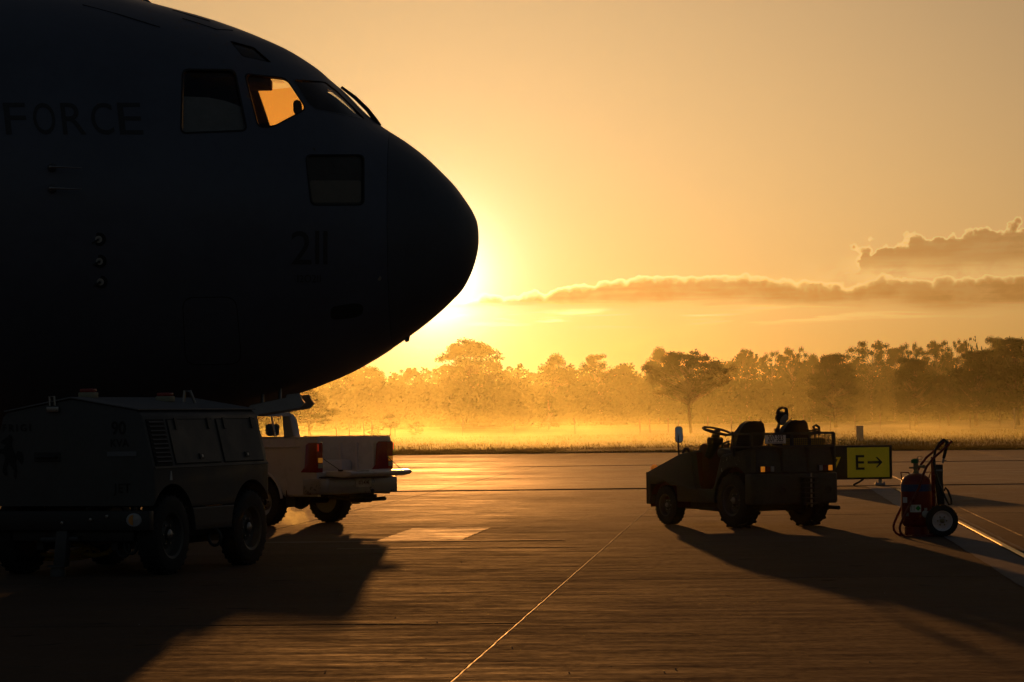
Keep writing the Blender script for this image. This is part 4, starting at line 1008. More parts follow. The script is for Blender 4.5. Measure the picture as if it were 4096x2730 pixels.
# rear bumper, plate, tow bar, exhaust, chassis
t = MB(); t.prism([(-.935, YR+.30), (-.935, YR-.06), (-.85, YR-.17), (.85, YR-.17), (.935, YR-.06), (.935, YR+.30), (.80, YR+.30), (.80, YR-.02), (-.80, YR-.02), (-.80, YR+.30)], .50, .755, 'z', None, .03, 3); t.build('rear_bumper', mat('satin_chrome', (.34, .35, .37), .32, .5, var=.03), pk)
t = MB(); t.box((-.50, YR-.13, .50), (.50, YR-.02, .60), None, .015); t.box((-.88, YR-.14, .762), (.88, YR-.0, .778), None, .004, 1); t.build('bumper_step', M_TRIM, pk)
t = MB(); t.box((-.19, YR-.182, .60), (.19, YR-.171, .735), None, .003, 1); npl = t.build('number_plate', mat('plate_white', (.60, .59, .55), .4), pk)
lettering('lettering', '072-434E', .085, mat('plate_maroon', (.10, .015, .02), .5), npl, Matrix.Translation((0, YR-.185, .668)) @ Matrix.Rotation(R(90), 4, 'X'), 1.0, .82)
t = MB(); t.box((-.04, YR-.42, .43), (.04, YR+.1, .49), None, .01); t.tube([(0, YR-.36, .46), (0, YR-.36, .53)], .02, 10); t.lathe([(.025, 0), (.03, .02), (.025, .045), (.001, .055)], 14, Matrix.Translation((0, YR-.36, .52))); t.build('tow_bar', M_DARK, pk)
t = MB(); t.tube([(.62, YR-.10, .40), (.62, YR+.3, .38), (.55, YR+1.0, .42)], .035, 12); t.box((.30, YR+.05, .34), (.52, YR+.40, .50), None, .04); t.build('exhaust_pipe', M_DARK, pk)
t = MB(); t.box((-.55, YR+.1, .45), (-.42, 3.6, .60)); t.box((.42, YR+.1, .45), (.55, 3.6, .60)); t.tube([(-.78, 0, .38), (.78, 0, .38)], .06, 10); t.lathe([(.001, -.17), (.12, -.1), (.15, 0), (.12, .1), (.001, .17)], 14, Matrix.Translation((.05, 0, .38)), 'x'); t.box((-.6, .8, .40), (.6, 3.2, .55)); t.build('chassis', M_DARK, pk)
for s in (-1, 1):
    wheel_parts(pk, 'wheel', (s*.785, 0, .385), (s, 0, 0), .385, .26, M_BLACK, mat('alloy_rim', (.3, .3, .3), .35, .7), .60, 0, M_DARK)
    wheel_parts(pk, 'wheel', (s*.785, 3.22, .385), (s, 0, 0), .385, .26, M_BLACK, MATS['alloy_rim'], .60, 0, M_DARK)
# cab: lower body, pillars and roof, bonnet
t = MB(); rings = []
for (y, hw, z0, z1) in ((YB+.03, .90, .50, 1.16), (1.4, .92, .46, 1.15), (2.4, .92, .46, 1.13), (2.62, .91, .50, 1.12), (3.2, .90, .50, 1.10), (3.85, .86, .52, 1.02), (4.05, .78, .55, .92)):
    rings.append([(-hw, y, z0), (hw, y, z0), (hw+.015, y, (z0+z1)/2), (hw-.03, y, z1), (-hw+.03, y, z1), (-hw-.015, y, (z0+z1)/2)])
t.loft(rings); cabb = t.build('cab_body', M_WHITE, pk, 40)
c3 = []
t = MB(); t.lathe([(.47, -2), (.47, 2)], 40, Matrix.Translation((0, 3.22, .40)), 'x'); c3.append(t.build('c', M_TRIM)); t = MB(); t.box((-.78, YB+.15, .60), (.78, 2.75, 1.4)); c3.append(t.build('c', M_TRIM)); boolean(cabb, c3)
def pillar(name, a, b, w0, w1):
    t = MB(); t.tube([a, Vector(a).lerp(Vector(b), .5)+Vector((0, 0, .01)), b], [w0, (w0+w1)/2, w1], 8); return t.build(name, M_WHITE, pk, 60)
zb, zt = 1.14, 1.80
for s in (-1, 1):
    t = MB(); t.prism([(YB+.0, zb), (YB+.04, zb+.22), (YB+.12, zt-.12), (YB+.20, zt-.01), (YB+.36, zt-.01), (YB+.30, zb)], min(s*.70, s*.86), max(s*.70, s*.86), 'x', None, .055, 4); t.build('rear_pillar', M_WHITE, pk)
    pillar('door_pillar', (s*.86, 1.75, zb), (s*.74, 1.72, zt-.02), .045, .035)
    pillar('windscreen_pillar', (s*.84, 2.98, zb-.02), (s*.68, 2.18, zt-.02), .05, .035)
    t = MB(); t.add([(s*.86, YB+.30, zb), (s*.86, 1.73, zb), (s*.755, 1.70, zt-.05), (s*.755, YB+.36, zt-.05)], [(0, 1, 2, 3)]); t.build('side_window', M_CAR_GLASS, pk, None)
    t = MB(); t.add([(s*.86, 1.78, zb), (s*.85, 2.9, zb), (s*.72, 2.2, zt-.05), (s*.755, 1.76, zt-.05)], [(0, 1, 2, 3)]); t.build('side_window', M_CAR_GLASS, pk, None)
    t = MB(); t.box((min(s*.93, s*1.12), 2.72, 1.10), (max(s*.93, s*1.12), 2.80, 1.30), None, .03); t.build('door_mirror', M_TRIM, pk)
t = MB(); t.loft([[(-.74, YB+.16, zt-.06), (.74, YB+.16, zt-.06), (.70, YB+.16, zt), (-.70, YB+.16, zt)], [(-.75, YB+.5, zt-.04), (.75, YB+.5, zt-.04), (.70, YB+.5, zt+.04), (-.70, YB+.5, zt+.04)], [(-.74, 1.6, zt-.03), (.74, 1.6, zt-.03), (.68, 1.6, zt+.055), (-.68, 1.6, zt+.055)], [(-.70, 2.2, zt-.05), (.70, 2.2, zt-.05), (.64, 2.2, zt+.01), (-.64, 2.2, zt+.01)]]); t.build('roof', M_WHITE, pk, 50)
t = MB(); t.add([(-.74, YB+.035, zb+.02), (.74, YB+.035, zb+.02), (.70, YB+.17, zt-.05), (-.70, YB+.17, zt-.05)], [(0, 1, 2, 3)]); rw = t.build('rear_window', M_CAR_GLASS, pk, None)
for x in (-.26, .26):
    t = MB(); t.tube([(x, YB+.03, zb+.02), (x*.96, YB+.165, zt-.05)], .016, 6); t.build('window_divider', mat('chrome_strip', (.55, .55, .55), .25, .8), rw)
t = MB(); t.add([(-.80, 3.0, zb-.01), (.80, 3.0, zb-.01), (.66, 2.2, zt-.03), (-.66, 2.2, zt-.03)], [(0, 1, 2, 3)]); t.build('windscreen', M_CAR_GLASS, pk, None)
t = MB(); t.box((-.72, YB+.06, zb-.04), (.72, YB+.10, zb+.03), None, .01); t.build('rear_sill', M_TRIM, pk)
for s in (-1, 1):
    for y in (1.05, 2.0):
        seat = empty('cab_seat'); seat.parent = pk
        t = MB(); t.prism([(y-.22, .75), (y-.20, 1.38), (y-.10, 1.40), (y-.02, .85), (y+.40, .90), (y+.40, .75)], s*.38-.25, s*.38+.25, 'x', None, .04, 2); t.build('seat', M_TRIM, seat)
        t = MB(); t.box((s*.38-.14, y-.22, 1.42), (s*.38+.14, y-.12, 1.62), None, .045); t.tube([(s*.38-.05, y-.16, 1.36), (s*.38-.05, y-.17, 1.46)], .008, 6); t.tube([(s*.38+.05, y-.16, 1.36), (s*.38+.05, y-.17, 1.46)], .008, 6); t.build('headrest', M_TRIM, seat)
t = MB(); t.box((-.75, 2.55, .80), (.75, 2.85, 1.12), None, .06); t.tube([(.38+.18*math.cos(q), 2.42+.05*math.sin(q), 1.08+.17*math.sin(q)) for q in [2*math.pi*i/24 for i in range(24)]], .014, 6, True); t.build('dashboard', M_TRIM, pk)

# breath of exhaust vapour between the rear wheels
def puff_density(g):
    P = g.node('ShaderNodeTexCoord').outputs['Object']; r = g.vm('LENGTH', g.vm('MULTIPLY', P, (1.9, 2.2, 3.2)))
    n = g.noise(P, 5.0, 4, 0.6, 0.8)
    return g.m('MULTIPLY', g.m('MULTIPLY', g.ramp(r, 1.0, 0.1), g.ramp(n, 0.35, 0.7)), 0.55)
t = MB(); t.lathe([(.001, -.30)]+[(.5*math.cos(R(a)), .30*math.sin(R(a))) for a in range(-75, 90, 15)]+[(.001, .30)], 16)
o = t.build('exhaust_vapour', vol_mat('exhaust_vapour', puff_density, 0.75), None, 60); o.location = at(1188, 2050, 45.4); tag(o, 'faint exhaust vapour lit by the sun between the pickup wheels', 'vapour', kind='stuff')
# ------------------------------------------------------------------ tow tractor
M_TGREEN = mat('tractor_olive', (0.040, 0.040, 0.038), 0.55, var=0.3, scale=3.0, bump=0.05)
M_TRED = mat('tractor_dark_red', (0.07, 0.012, 0.010), 0.6, var=0.2)  # dark red for bonnet, deck, dash and wheel arches
M_SEAT = mat('black_vinyl', (0.02, 0.02, 0.02), 0.42, bump=0.05)
def worn_mat():
    m = bpy.data.materials.new('worn_olive'); m.use_nodes = True; g = NT(m.node_tree); b = g.n['Principled BSDF']
    P = g.node('ShaderNodeTexCoord').outputs['Object']
    chip = g.ramp(g.noise(P, 17, 5, 0.7, .5), 0.60, 0.66)
    g.put(b.inputs['Base Color'], g.mix(chip, (0.040, 0.040, 0.038, 1), (0.34, 0.34, 0.32, 1))); b.inputs['Roughness'].default_value = .55
    return m
M_WORN = worn_mat()
tr = empty('tow_tractor', (3.83, 42.12, 0), R(30))
tag(tr, 'dark olive open-topped aircraft tow tractor with plate 207-383 standing on the apron', 'tow tractor')
prof = [(2.33, .31), (2.33, .80), (1.42, 1.08), (1.12, 1.11), (1.04, .62), (.98, .56), (.56, .56), (.50, .62), (.33, 1.02), (.28, 1.07), (-.46, 1.17), (-.46, .80), (-.30, .36), (1.50, .36), (1.52, .60), (2.24, .62), (2.24, .31)]
for s in (-1, 1):
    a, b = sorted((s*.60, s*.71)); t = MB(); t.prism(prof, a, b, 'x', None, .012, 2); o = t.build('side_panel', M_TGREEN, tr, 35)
    cs = []
    for y, r in ((0, .50), (1.90, .37)):
        t = MB(); t.lathe([(r, -2), (r, 2)], 40, Matrix.Translation((0, y, .40 if r > .4 else .30)), 'x'); cs.append(t.build('c', M_TRED))
    boolean(o, cs)
    x = s*.7135; t = MB(); t.prism([(.32, .78), (.30, 1.03), (-.30, 1.115), (-.34, .86), (-.1, .93), (.15, .90)], *sorted((s*.709, s*.7145)), 'x'); t.build('worn_paint_panel', M_WORN, o, None)
    t = MB(); t.lathe([(.505, min(s*.45, s*.70)), (.50, max(s*.45, s*.70))], 28, Matrix.Translation((0, 0, .40)), 'x', R(-5), R(185)); t.build('wheel_arch', M_TRED, o); t = MB(); t.lathe([(.375, min(s*.42, s*.69)), (.37, max(s*.42, s*.69))], 24, Matrix.Translation((0, 1.90, .30)), 'x', R(-5), R(185)); t.build('wheel_arch', M_TRED, o)
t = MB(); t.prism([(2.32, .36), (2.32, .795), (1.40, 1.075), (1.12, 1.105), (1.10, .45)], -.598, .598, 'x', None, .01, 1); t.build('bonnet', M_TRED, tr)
t = MB(); t.box((-.71, 2.332, .31), (.71, 2.37, .80), None, .012)
for i in range(9): t.box((-.45, 2.37, .40+i*.04), (.45, 2.38, .42+i*.04))
t.build('front_plate', M_TGREEN, tr)
t = MB(); t.box((-.595, -.3, .38), (.595, 1.12, .52), None, .01); t.box((-.45, -.2, .24), (.45, 2.1, .38), None, .01); t.tube([(-.5, 1.2, .26), (-.5, .55, .24)], .025, 8); t.tube([(-.6, 0, .40), (.6, 0, .40)], .09, 12); t.tube([(-.5, 1.90, .30), (.5, 1.90, .30)], .06, 12); t.build('chassis', M_DARK, tr)
t = MB(); t.box((-.595, -.44, .52), (.595, .28, 1.02), None, .01); t.build('engine_deck', M_TRED, tr)
t = MB(); t.prism([(1.20, .50), (1.22, 1.18), (1.12, 1.245), (.98, 1.22), (.93, .50)], -.50, -.10, 'x', None, .03, 2); t.build('dash_pedestal', M_TRED, tr)
t = MB(); t.box((.02, .98, .55), (.55, 1.16, 1.12), None, .02); t.box((-.58, 1.14, 1.07), (-.1, 1.26, 1.13), None, .02); t.build('dash_panel', M_TGREEN, tr)
# steering column and wheel
SW = Vector((-.40, .86, 1.42)); ax = Vector((.10, -.26, .96)).normalized(); SMx = Matrix.Translation(SW) @ ax.to_track_quat('Z', 'Y').to_matrix().to_4x4()
sw = empty('steering_wheel'); sw.parent = tr
t = MB(); t.tube([SMx @ Vector((.215*math.cos(q), .215*math.sin(q), 0)) for q in [2*math.pi*i/48 for i in range(48)]], [.0165+.0018*(i % 2) for i in range(48)], 8, True); t.build('rim', M_BLACK, sw, 60)
t = MB(); t.lathe([(.06, -.05), (.062, -.01), (.045, .012), (.001, .016)], 18, SMx)
for q in (R(20), R(140), R(260)): t.tube([SMx @ Vector((.04*math.cos(q), .04*math.sin(q), -.02)), SMx @ Vector((.20*math.cos(q), .20*math.sin(q), 0))], [.022, .013], 8)
t.build('hub', M_BLACK, sw, 60)
t = MB(); t.tube([SMx @ Vector((0, 0, -.04)), SMx @ Vector((0, 0, -.20)), SMx @ Vector((0, .05, -.42))], [.055, .085, .06], 12); t.box((-.53, .80, 1.21), (-.32, .96, 1.33), None, .03); t.tube([(-.30, .80, 1.34), (-.16, .74, 1.37)], .008, 6); t.build('steering_column', M_BLACK, tr, 50)
t = MB(); t.tube([(-.52, .52, 1.05), (-.53, .54, 1.18), (-.53, .50, 1.24), (-.53, .34, 1.27)], .014, 8); t.tube([(-.40, .60, 1.06), (-.40, .56, 1.22)], .008, 6); t.tube([(-.36, .56, 1.06), (-.38, .58, 1.20), (-.40, .5, 1.23)], .007, 6); t.lathe([(.02, 0), (.022, .03), (.001, .04)], 10, Matrix.Translation((-.40, .56, 1.21))); t.build('grab_rail', M_DARK, tr, 60)
# seats
def tractor_seat(x):
    st_ = empty('seat'); st_.parent = tr; rings = []
    for z, w, y0, y1 in ((1.06, .20, .10, .24), (1.16, .235, .06, .23), (1.30, .24, .0, .18), (1.42, .225, -.05, .11), (1.52, .175, -.09, .04), (1.565, .12, -.10, -.01)):
        rings.append([(x-w, y0+.02, z), (x-w*.55, y0, z), (x+w*.55, y0, z), (x+w, y0+.02, z), (x+w, y1-.01, z), (x+w*.5, y1-.035, z), (x-w*.5, y1-.035, z), (x-w, y1-.01, z)])
    t = MB(); t.loft(rings); t.build('backrest', M_SEAT, st_, 70)
    t = MB(); t.prism([(.10, 1.02), (.12, 1.12), (.50, 1.17), (.58, 1.14), (.58, 1.05), (.50, 1.02)], x-.23, x+.23, 'x', None, .03, 3); t.build('cushion', M_SEAT, st_, 60)
tractor_seat(-.37); tractor_seat(.42)
# rear: upper panel with ribs, counterweight bumper, lamps, hitch
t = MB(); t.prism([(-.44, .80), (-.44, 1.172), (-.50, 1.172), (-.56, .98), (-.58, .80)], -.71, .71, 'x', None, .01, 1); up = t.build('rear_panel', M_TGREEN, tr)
for x in (-.70, -.23, .24, .70):
    t = MB(); t.box((x-.02, -.60, .82), (x+.02, -.50, 1.17), None, .004, 1); t.build('rib', M_TGREEN, up)
t = MB(); t.prism([(-.76, -.36), (-.76, -.56), (-.68, -.66), (.68, -.66), (.76, -.56), (.76, -.36)], .345, .795, 'z', None, .03, 3); cw = t.build('counterweight', M_TGREEN, tr)
for x in (-.30, .52):
    t = MB(); t.lathe([(.05, 0), (.06, .012), (.045, .014), (.04, -.03)], 20, Matrix.Translation((x, -.661, .55)) @ Matrix.Rotation(R(90), 4, 'X')); t.build('tie_down_ring', M_DARK, cw)
h = empty('tow_hitch'); h.parent = tr
t = MB(); t.box((.03, -.74, .32), (.06, -.665, .74), None, .004, 1); t.box((.21, -.74, .32), (.24, -.665, .74), None, .004, 1); t.build('hitch_frame', M_DARK, h)
for i in range(6):
    t = MB(); t.box((.0, -.80, .34+i*.075), (.27, -.67, .362+i*.075), None, .004, 1); t.build('hitch_plate', M_DARK, h)
t = MB(); t.tube([(.135, -.775, .30), (.135, -.775, .80)], .014, 8); t.build('hitch_pin', M_STEEL, h)
for s in (-1, 1):
    lc = empty('rear_lamp'); lc.parent = tr; c = .52*s
    t = MB(); t.box((c-.125, -.605, .815), (c+.125, -.56, .91), None, .006, 1); t.build('housing', M_DARK, lc)
    k = -s if s < 0 else -1
    t = MB(); o_ = c+(-.085 if s < 0 else .085); t.box((o_-.034, -.622, .823), (o_+.034, -.6, .902), None, .006, 1); t.build('amber_lens', M_AMBSUN, lc)
    t = MB(); o_ = c; t.box((o_-.045, -.620, .823), (o_+.045, -.6, .902), None, .006, 1); t.build('red_lens', mat('dull_red_lens', (.12, .01, .01), .3), lc)
    t = MB(); o_ = c-(-.085 if s < 0 else .085); t.box((o_-.03, -.620, .823), (o_+.03, -.6, .902), None, .006, 1); t.build('clear_lens', M_CLEAR, lc)
t = MB(); t.tube([(.72, -.3, .28), (.74, -.62, .27)], .03, 10); t.build('exhaust_pipe', M_DARK, tr)
# mesh cage round the rear deck
cg = empty('mesh_cage'); cg.parent = tr
CZ0, CZ1, CY, CX = 1.185, 1.375, -.52, .74
t = MB()
for z in (CZ0, CZ1):
    t.box((-CX, CY-.02, z-.018), (CX, CY+.02, z+.018), None, .003, 1)
    for s in (-1, 1): t.box((s*CX-.018, CY, z-.016), (s*CX+.018, -.05, z+.016), None, .003, 1)
for x in (-CX, -.42, -.02, .30, CX): t.box((x-.018, CY-.019, CZ0), (x+.018, CY+.019, CZ1), None, .003, 1)
for s in (-1, 1): t.box((s*CX-.017, -.08, 1.05), (s*CX+.017, -.04, CZ1+.04), None, .003, 1)
t.build('cage_frame', M_TGREEN, cg)
t = MB()
for i in range(44):
    x = -CX+i*2*CX/43; t.box((x-.0022, CY-.003, CZ0), (x+.0022, CY+.003, CZ1))
for i in range(7):
    z = CZ0+(i+.5)*(CZ1-CZ0)/7; t.box((-CX, CY-.0035, z-.0022), (CX, CY+.0035, z+.0022))
for s in (-1, 1):
    for i in range(14):
        y = CY+i*(.46)/14; t.box((s*CX-.003, y-.0022, CZ0), (s*CX+.003, y+.0022, CZ1))
    for i in range(7):
        z = CZ0+(i+.5)*(CZ1-CZ0)/7; t.box((s*CX-.0035, CY, z-.0022), (s*CX+.0035, -.06, z+.0022))
t.build('wire_mesh', M_DARK, cg, None)
t = MB(); t.box((-.185, -.552, -.062), (.185, -.545, .062), Matrix.Translation((-.33, 0, 1.292)), .004, 1); pl = t.build('number_plate', mat('plate_white2', (.88, .88, .86), .35), tr)
lettering('lettering', '207·383', .125, mat('plate_black', (.015, .015, .015), .5), pl, Matrix.Translation((-.33, -.5555, 1.302)) @ Matrix.Rotation(R(90), 4, 'X'), .96, .72)
lettering('lettering', 'AUSTRALIAN DEFENCE FORCE', .022, MATS['plate_black'], pl, Matrix.Translation((-.33, -.5555, 1.243)) @ Matrix.Rotation(R(90), 4, 'X'), 1.0, .95)
# work lamp on its post, mirror, front marker, lifting eye
wl = empty('work_lamp'); wl.parent = tr; L0 = Vector((-.06, -.30, 0))
t = MB(); t.tube([L0+Vector((-.06, 0, 1.12)), L0+Vector((-.06, 0, 1.42)), L0+Vector((-.03, 0, 1.50)), L0+Vector((0, .0, 1.56))], [.035, .03, .022, .02], 10); t.box((-.20, -.34, 1.12), (-.05, -.26, 1.36), None, .01)
for i in range(5): t.tube([L0+Vector((-.06+.045*math.cos(q), .045*math.sin(q), 1.37+i*.018)) for q in [2*math.pi*j/14 for j in range(14)]], .007, 5, True)
t.build('post', M_DARK, wl)
LM = Matrix.Translation(L0+Vector((.035, 0, 1.60))) @ Vector((.25, -.85, -.45)).to_track_quat('Z', 'Y').to_matrix().to_4x4()
t = MB(); t.lathe([(.04, -.10), (.08, -.07), (.10, 0), (.10, .03), (.092, .035)], 24, LM); t.build('lamp_body', M_BLACK, wl, 50)
t = MB(); t.lathe([(.092, .03), (.06, .045), (.001, .052)], 24, LM); t.build('lamp_lens', M_CLEAR, wl, 60)
t = MB(); t.tube([L0+Vector(p) for p in ((-.055, 0, 1.66), (-.03, -.01, 1.735), (.015, -.01, 1.755), (.075, -.01, 1.755), (.10, -.01, 1.735), (.115, 0, 1.66))], [.03, .02, .017, .017, .02, .03], 8); t.build('lamp_handle', M_BLACK, wl, 60)
mr = empty('door_mirror'); mr.parent = tr; mo = Vector((-.645, 1.52, 1.375))
t = MB(); t.tube([(-.66, 1.50, .96), (-.67, 1.51, 1.18), (-.66, 1.52, 1.30), (-.65, 1.53, 1.38)], .013, 8); t.build('stalk', M_DARK, mr)
MM = Matrix.Translation(mo) @ Matrix.Rotation(R(-24), 4, 'Z') @ Matrix.Rotation(R(-7), 4, 'X')
op = rounded([(-.06, -.125), (.06, -.125), (.06, .125), (-.06, .125)], .05, 6)
t = MB(); t.prism(op, 0, .03, 'y', MM, .006, 1); t.build('shell', M_BLACK, mr)
t = MB(); t.prism([(x*.88, z*.93) for x, z in op], -.004, -.001, 'y', MM); t.build('mirror_glass', mat('mirror_silver', (.62, .62, .62), .02, 1.0, var=0.0), mr)
t = MB(); t.tube([(-.62, 1.44, .98), (-.63, 1.44, 1.10), (-.60, 1.43, 1.155), (-.56, 1.42, 1.155), (-.535, 1.42, 1.10), (-.54, 1.42, 1.0)], .024, 8); t.build('lifting_eye', M_DARK, tr, 60)
for s in (-1, 1):
    fm = empty('front_marker_lamp'); fm.parent = tr
    t = MB(); t.lathe([(.05, 0), (.055, .03)], 16, Matrix.Translation((s*.62, 2.26, .795))); t.build('lamp_base', M_BLACK, fm)
    t = MB(); t.lathe([(.001, -.05), (.035, -.045), (.05, -.02), (.05, .02), (.035, .045), (.001, .05)], 18, Matrix.Translation((s*.62, 2.26, .862)), 'y'); t.build('lamp_lens', M_AMBER if s > 0 else mat('amber_front', (.8, .25, .03), .15, emit=(1, .28, .03), emit_k=0.385), fm, 60)  # amber emission imitates sunlight coming through the lens
# things carried in the cage belong to the tractor's load but can be lifted out
case = tag(empty('equipment_case', tr.matrix_basis @ Vector((.34, -.28, 1.03)), R(30)), 'yellow equipment case lying behind the wire mesh of the tow tractor', 'case')
t = MB(); t.box((-.33, -.14, 0), (.33, .14, .27), None, .03); t.build('shell', mat('yellow_case', (.45, .32, .02), .5), case)
t = MB(); t.box((-.335, -.145, .13), (.335, .145, .15), None, .004, 1); t.build('rim_band', M_BLACK, case)
t = MB(); t.tube([(-.1, 0, .27), (-.09, 0, .31), (.09, 0, .31), (.1, 0, .27)], .012, 8); t.build('handle', M_BLACK, case)
hs = MB(); wc = tr.matrix_basis @ Vector((.52, -.32, 1.36))
for k in range(3): hs.tube([Vector((.10*math.cos(q), .07*math.sin(q), .03*k+.012*math.sin(3*q))) for q in [2*math.pi*i/22 for i in range(22)]], .013, 7, True)
hs.tube([Vector((.03, 0, .03)), Vector((.0, 0, .11)), Vector((.05, 0, .13)), Vector((.10, 0, .10)), Vector((.11, 0, .03))], .02, 8)
ho = hs.build('coiled_cable', M_BLACK, None, 60); ho.location = wc; ho.rotation_euler = (0, 0, R(30)); tag(ho, 'black cable coil resting on the right rear corner of the tow tractor', 'cable')
for s in (-1, 1):
    wheel_parts(tr, 'rear_wheel', (s*.615, 0, .405), (s, 0, 0), .405, .28, M_BLACK, mat('tractor_rim', (.09, .085, .07), .55), .55, 15, M_STEEL)
    wheel_parts(tr, 'front_wheel', (s*.575, 1.90, .30), (s, 0, 0), .30, .20, M_BLACK, MATS['tractor_rim'], .55, 0, M_STEEL)
# ------------------------------------------------------------------ taxiway sign
SX0, SX1, SY, SZ0 = 6.42, 8.60, 64.8, .135
sg = empty('taxiway_sign', (7.55, SY, 0.022)); X = lambda v: v-7.55
tag(sg, 'low taxiway guidance sign with yellow E arrow panel behind the tow tractor', 'sign')
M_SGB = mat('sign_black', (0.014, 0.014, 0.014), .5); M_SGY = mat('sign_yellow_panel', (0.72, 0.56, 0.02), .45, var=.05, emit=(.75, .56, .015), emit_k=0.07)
t = MB(); t.box((X(SX0), -.10, SZ0), (X(SX1), .10, SZ0+.775), None, .008); t.build('cabinet', M_SGB, sg)
t = MB(); t.box((X(7.58), -.112, SZ0+.045), (X(8.535), -.1015, SZ0+.725), None, .003, 1); yp = t.build('yellow_panel', M_SGY, sg)
TM = lambda x, z, y=-.115: Matrix.Translation((X(x), y, z)) @ Matrix.Rotation(R(90), 4, 'X')
def fit_text(txt, w, h):
    me = text_mesh(txt, 1.0); xs = [v.co.x for v in me.vertices]; ys = [v.co.y for v in me.vertices]
    for v in me.vertices: v.co.x = ((v.co.x-min(xs))/(max(xs)-min(xs))-.5)*w; v.co.y = ((v.co.y-min(ys))/(max(ys)-min(ys))-.5)*h
    me.materials.clear(); return me
me = fit_text('E', .20, .335); me.transform(TM(7.87, SZ0+.385)); link('lettering', me, M_SGB, yp)
t = MB(); c = (8.21, SZ0+.385)
ar = [(-.17, -.03), (.09, -.03), (.01, -.12), (.055, -.12), (.17, 0), (.055, .12), (.01, .12), (.09, .03), (-.17, .03)]
t.prism([(X(c[0])+x, c[1]+z) for x, z in ar], -.1165, -.1135, 'y'); t.build('arrow', M_SGB, yp, None)
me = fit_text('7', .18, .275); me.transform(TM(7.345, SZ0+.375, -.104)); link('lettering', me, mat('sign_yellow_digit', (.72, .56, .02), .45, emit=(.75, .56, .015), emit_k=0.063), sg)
for x in (6.75, 8.33):
    t = MB(); t.box((X(x)-.04, -.04, .02), (X(x)+.04, .04, SZ0), None, .006, 1); t.box((X(x)-.11, -.09, 0), (X(x)+.11, .09, .05), None, .01)
    for s in (-1, 1): t.lathe([(.015, .05), (.015, .075), (.001, .08)], 8, Matrix.Translation((X(x)+s*.085, -.05, 0)))
    t.build('foot', mat('foot_grey', (.40, .41, .43), .5), sg)
t = MB(); t.tube([(X(7.95), 0, SZ0), (X(7.86), -.02, .08), (X(7.72), -.05, .01)], .022, 8); t.build('cable', M_BLACK, sg)
# ------------------------------------------------------------------ wheeled fire extinguisher
EC = at(3668, 2143, 38.2)
ex = empty('fire_extinguisher', (EC.x, 38.2, 0)); tag(ex, 'red wheeled fire extinguisher with blue band standing beside the yellow line', 'fire extinguisher')
M_RED = mat('extinguisher_red', (0.20, 0.012, 0.009), .32, var=.12, scale=5); M_REDT = mat('red_tube', (0.17, 0.016, 0.011), .3)
M_HOSE = mat('black_hose', (.015, .015, .016), .38)
k = 1/298.0
def E_(cx, cy, y=0.0): px = cx/3.733+3560; py = cy/3.733+1740; return Vector(((px-3668)*k+((py-2143)*-0.014*k), y, (2143-py)*k+.0))
r = .203
t = MB(); t.lathe([(.001, .105), (.12, .11), (.175, .135), (r, .19), (r, .69), (.19, .755), (.15, .805), (.09, .835), (.05, .842), (.001, .842)], 40); t.build('tank', M_RED, ex, 50)
t = MB(); t.lathe([(r+.0025, .60), (r+.0025, .695)], 40); t.build('blue_band', mat('blue_band', (.015, .05, .20), .45), ex, 60)
t = MB(); t.lathe([(.165, .02), (.165, .125), (.14, .135)], 32); t.build('tank_foot', M_RED, ex, 50)
def label(name, a0, a1, z0, z1, m, off=.003):
    t = MB(); t.lathe([(r+off, z0), (r+off, z1)], 10, None, 'z', R(a0), R(a1)); return t.build(name, m, ex, 60)
lb = label('info_label', 237, 279, .325, .425, mat('label_white', (.70, .70, .68), .5))
t = MB(); a = R(268); c = Vector(((r+.007)*math.cos(a), (r+.007)*math.sin(a), .378)); tx = Vector((-math.sin(a), math.cos(a), 0)); t.add([c-tx*.036, c+Vector((0, 0, -.036)), c+tx*.036, c+Vector((0, 0, .036))], [(0, 1, 2, 3)]); t.build('green_diamond', mat('green_diamond', (.02, .30, .03), .5), lb, None)
t = MB()
for i in range(5):
    z = .345+i*.014; a0, a1 = R(240), R(256); t.add([((r+.0045)*math.cos(q), (r+.0045)*math.sin(q), zz) for q, zz in ((a0, z), (a1, z), (a1, z+.005), (a0, z+.005))], [(0, 1, 2, 3)])
t.build('printed_lines', mat('print_grey', (.15, .15, .16), .6), lb, None)
label('inspection_tag', 202, 226, .45, .525, MATS['label_white']); label('inspection_tag', 217, 232, .27, .32, mat('label_faded', (.30, .25, .24), .6))
vb = empty('valve'); vb.parent = ex
t = MB(); t.lathe([(.045, .84), (.04, .87), (.032, .88), (.032, .99), (.042, 1.0), (.042, 1.02), (.001, 1.025)], 18, Matrix.Translation((.0, 0, 0))); t.tube([(-.09, 0, .915), (-.03, 0, .915)], .012, 8); t.tube([(.02, 0, .93), (.10, -.02, .93)], .02, 10); t.lathe([(.026, -.012), (.026, .012)], 16, Matrix.Translation((.10, -.03, .93)), 'y'); t.build('valve_body', mat('brass', (.30, .26, .14), .4, .7), vb)
t = MB(); t.lathe([(.048, .985), (.05, 1.03), (.03, 1.045), (.001, 1.05)], 14, Matrix.Translation((-.012, 0, -.01))); t.build('valve_cap', mat('valve_green', (.03, .20, .04), .5), vb)
t = MB(); t.tube([(.055+.035*math.cos(q), 0, 1.045+.025*math.sin(q)) for q in [2*math.pi*i/18 for i in range(18)]], .004, 6, True); t.tube([(.0, 0, 1.03), (.03, 0, 1.045)], .006, 6); t.build('pull_ring', M_STEEL, vb)
for pts in ([(-.185, .74), (-.205, .855), (-.10, .852), (-.085, .815)], [(.165, .755), (.195, .855), (.10, .852), (.075, .82)]):
    t = MB(); t.tube([(x, -.02, z) for x, z in pts], .009, 8); t.build('carry_handle', M_REDT, ex, 60)
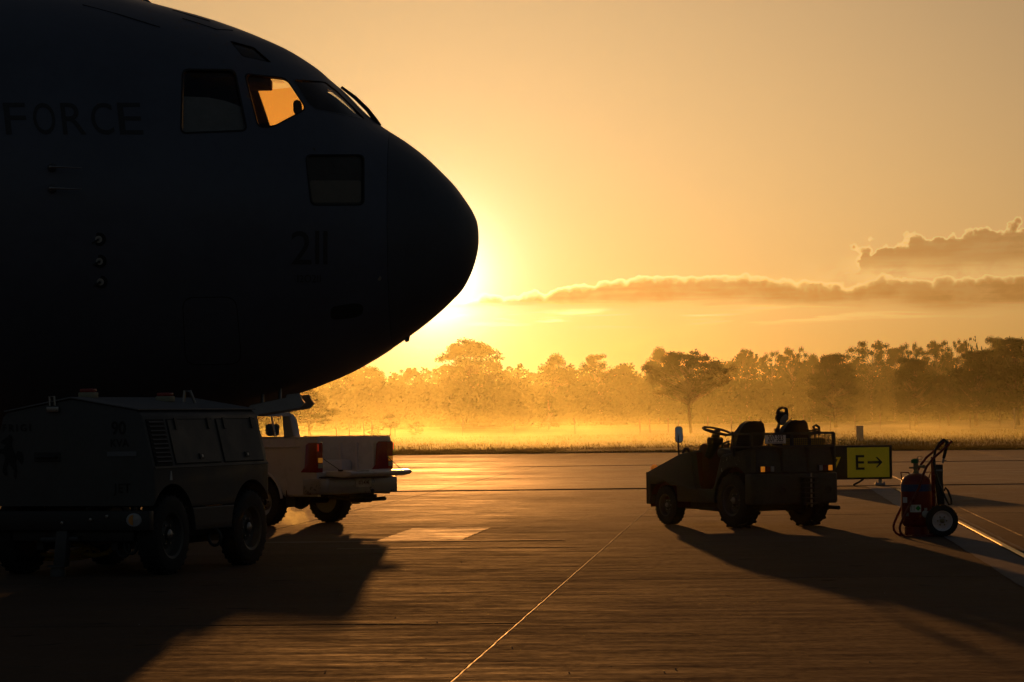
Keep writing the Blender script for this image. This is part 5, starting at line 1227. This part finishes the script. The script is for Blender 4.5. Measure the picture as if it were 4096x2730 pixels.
fr = empty('tube_frame'); fr.parent = ex
path = [(880,105),(820,165),(700,270),(610,345),(520,460),(480,540),(445,640),(395,790),(290,980),(200,1150),(125,1310),(110,1370),(118,1430),(150,1475),(195,1500),(260,1506),(420,1508),(600,1508)]
for s, nm in ((-1, 'frame_tube'), (1, 'frame_tube')):
    t = MB(); t.tube([E_(x-(22 if s > 0 else 0), y-(6 if s > 0 else 0), s*.235) for x, y in path], .0165, 10); t.build(nm, M_REDT, fr, 60)
t = MB(); t.tube([E_(880, 105, -.235), E_(884, 100, 0), E_(858, 99, .235)], .018, 10); t.build('push_handle', M_BLACK, fr, 60)
t = MB(); t.tube([E_(645, 330, -.1), E_(645, 700, -.1), E_(648, 1060, -.1)], .018, 8); t.tube([E_(645, 330, .1), E_(660, 1060, .1)], .016, 8); t.tube([E_(720, 1280, -.30), E_(720, 1280, .30)], .022, 10); t.tube([E_(648, 1060, -.1), E_(720, 1280, -.2)], .016, 8); t.tube([E_(240, 1506, -.23), E_(240, 1506, .23)], .014, 8); t.box((-.1, -.235, .0), (.25, .235, .022)); t.build('back_stay', M_REDT, fr, 60)
wc = E_(718, 1282)
for s in (-1, 1): wheel_parts(ex, 'wheel', (wc.x, s*.345, .212), (0, s, 0), .212, .115, M_BLACK, mat('rim_pale', (.62, .58, .58), .5, var=.2), .615, 0, mat('brass_hub', (.25, .2, .10), .45, .6), 36, .012)
t = MB()
for j in range(7):
    o = j*.021; t.tube([E_(680+j*16, 450+6*(j % 2), -.05+o*.5), E_(676+j*16, 640, -.07+o*.5), E_(700+j*15, 900, -.07+o*.5), E_(725+j*13, 1095-8*j, -.05+o*.5), E_(735+j*12, 1110-9*j, .05+o*.5), E_(715+j*12, 800, .08), E_(690+j*15, 455, .04)], .017, 7, True)
t.tube([E_(650, 460, -.12), E_(640, 330, -.14), E_(660, 230, -.14), E_(720, 120, -.13), E_(790, 68, -.12), E_(830, 90, -.12), E_(838, 130, -.12)], .017, 8)
t.tube([E_(630, 400, -.16), E_(655, 560, -.18), E_(700, 720, -.19), E_(790, 920, -.2), E_(850, 1035, -.2), E_(885, 1030, -.2), E_(880, 960, -.2), E_(835, 830, -.2), E_(800, 785, -.2), E_(780, 830, -.19)], .015, 8)
t.build('hose', M_HOSE, ex, 60)
t = MB(); t.tube([E_(835, 110, -.12), E_(810, 250, -.12), E_(785, 350, -.12)], [.022, .024, .02], 10); t.tube([E_(730, 810, -.205), E_(770, 900, -.205)], [.022, .024], 10); t.build('nozzle', M_BLACK, ex, 60)
t = MB(); t.tube([E_(785, 350, -.12), E_(770, 420, -.12)], .014, 10); t.tube([E_(775, 380, -.12), E_(825, 378, -.14)], .008, 8); t.box((.24, -.2, .865), (.34, .1, .885), None, .004, 1); t.build('nozzle_valve', M_STEEL, ex, 60)
t = MB(); t.lathe([(.05, 0), (.05, .03), (.04, .035), (.001, .037)], 20, Matrix.Translation(E_(495, 1170, -.22)) @ Matrix.Rotation(R(90), 4, 'X')); t.box((E_(480, 1100).x, -.24, E_(480, 1110).z), (E_(520, 1090).x, -.20, E_(480, 1080).z)); t.build('pressure_gauge', mat('gauge_face', (.45, .45, .42), .3), ex)
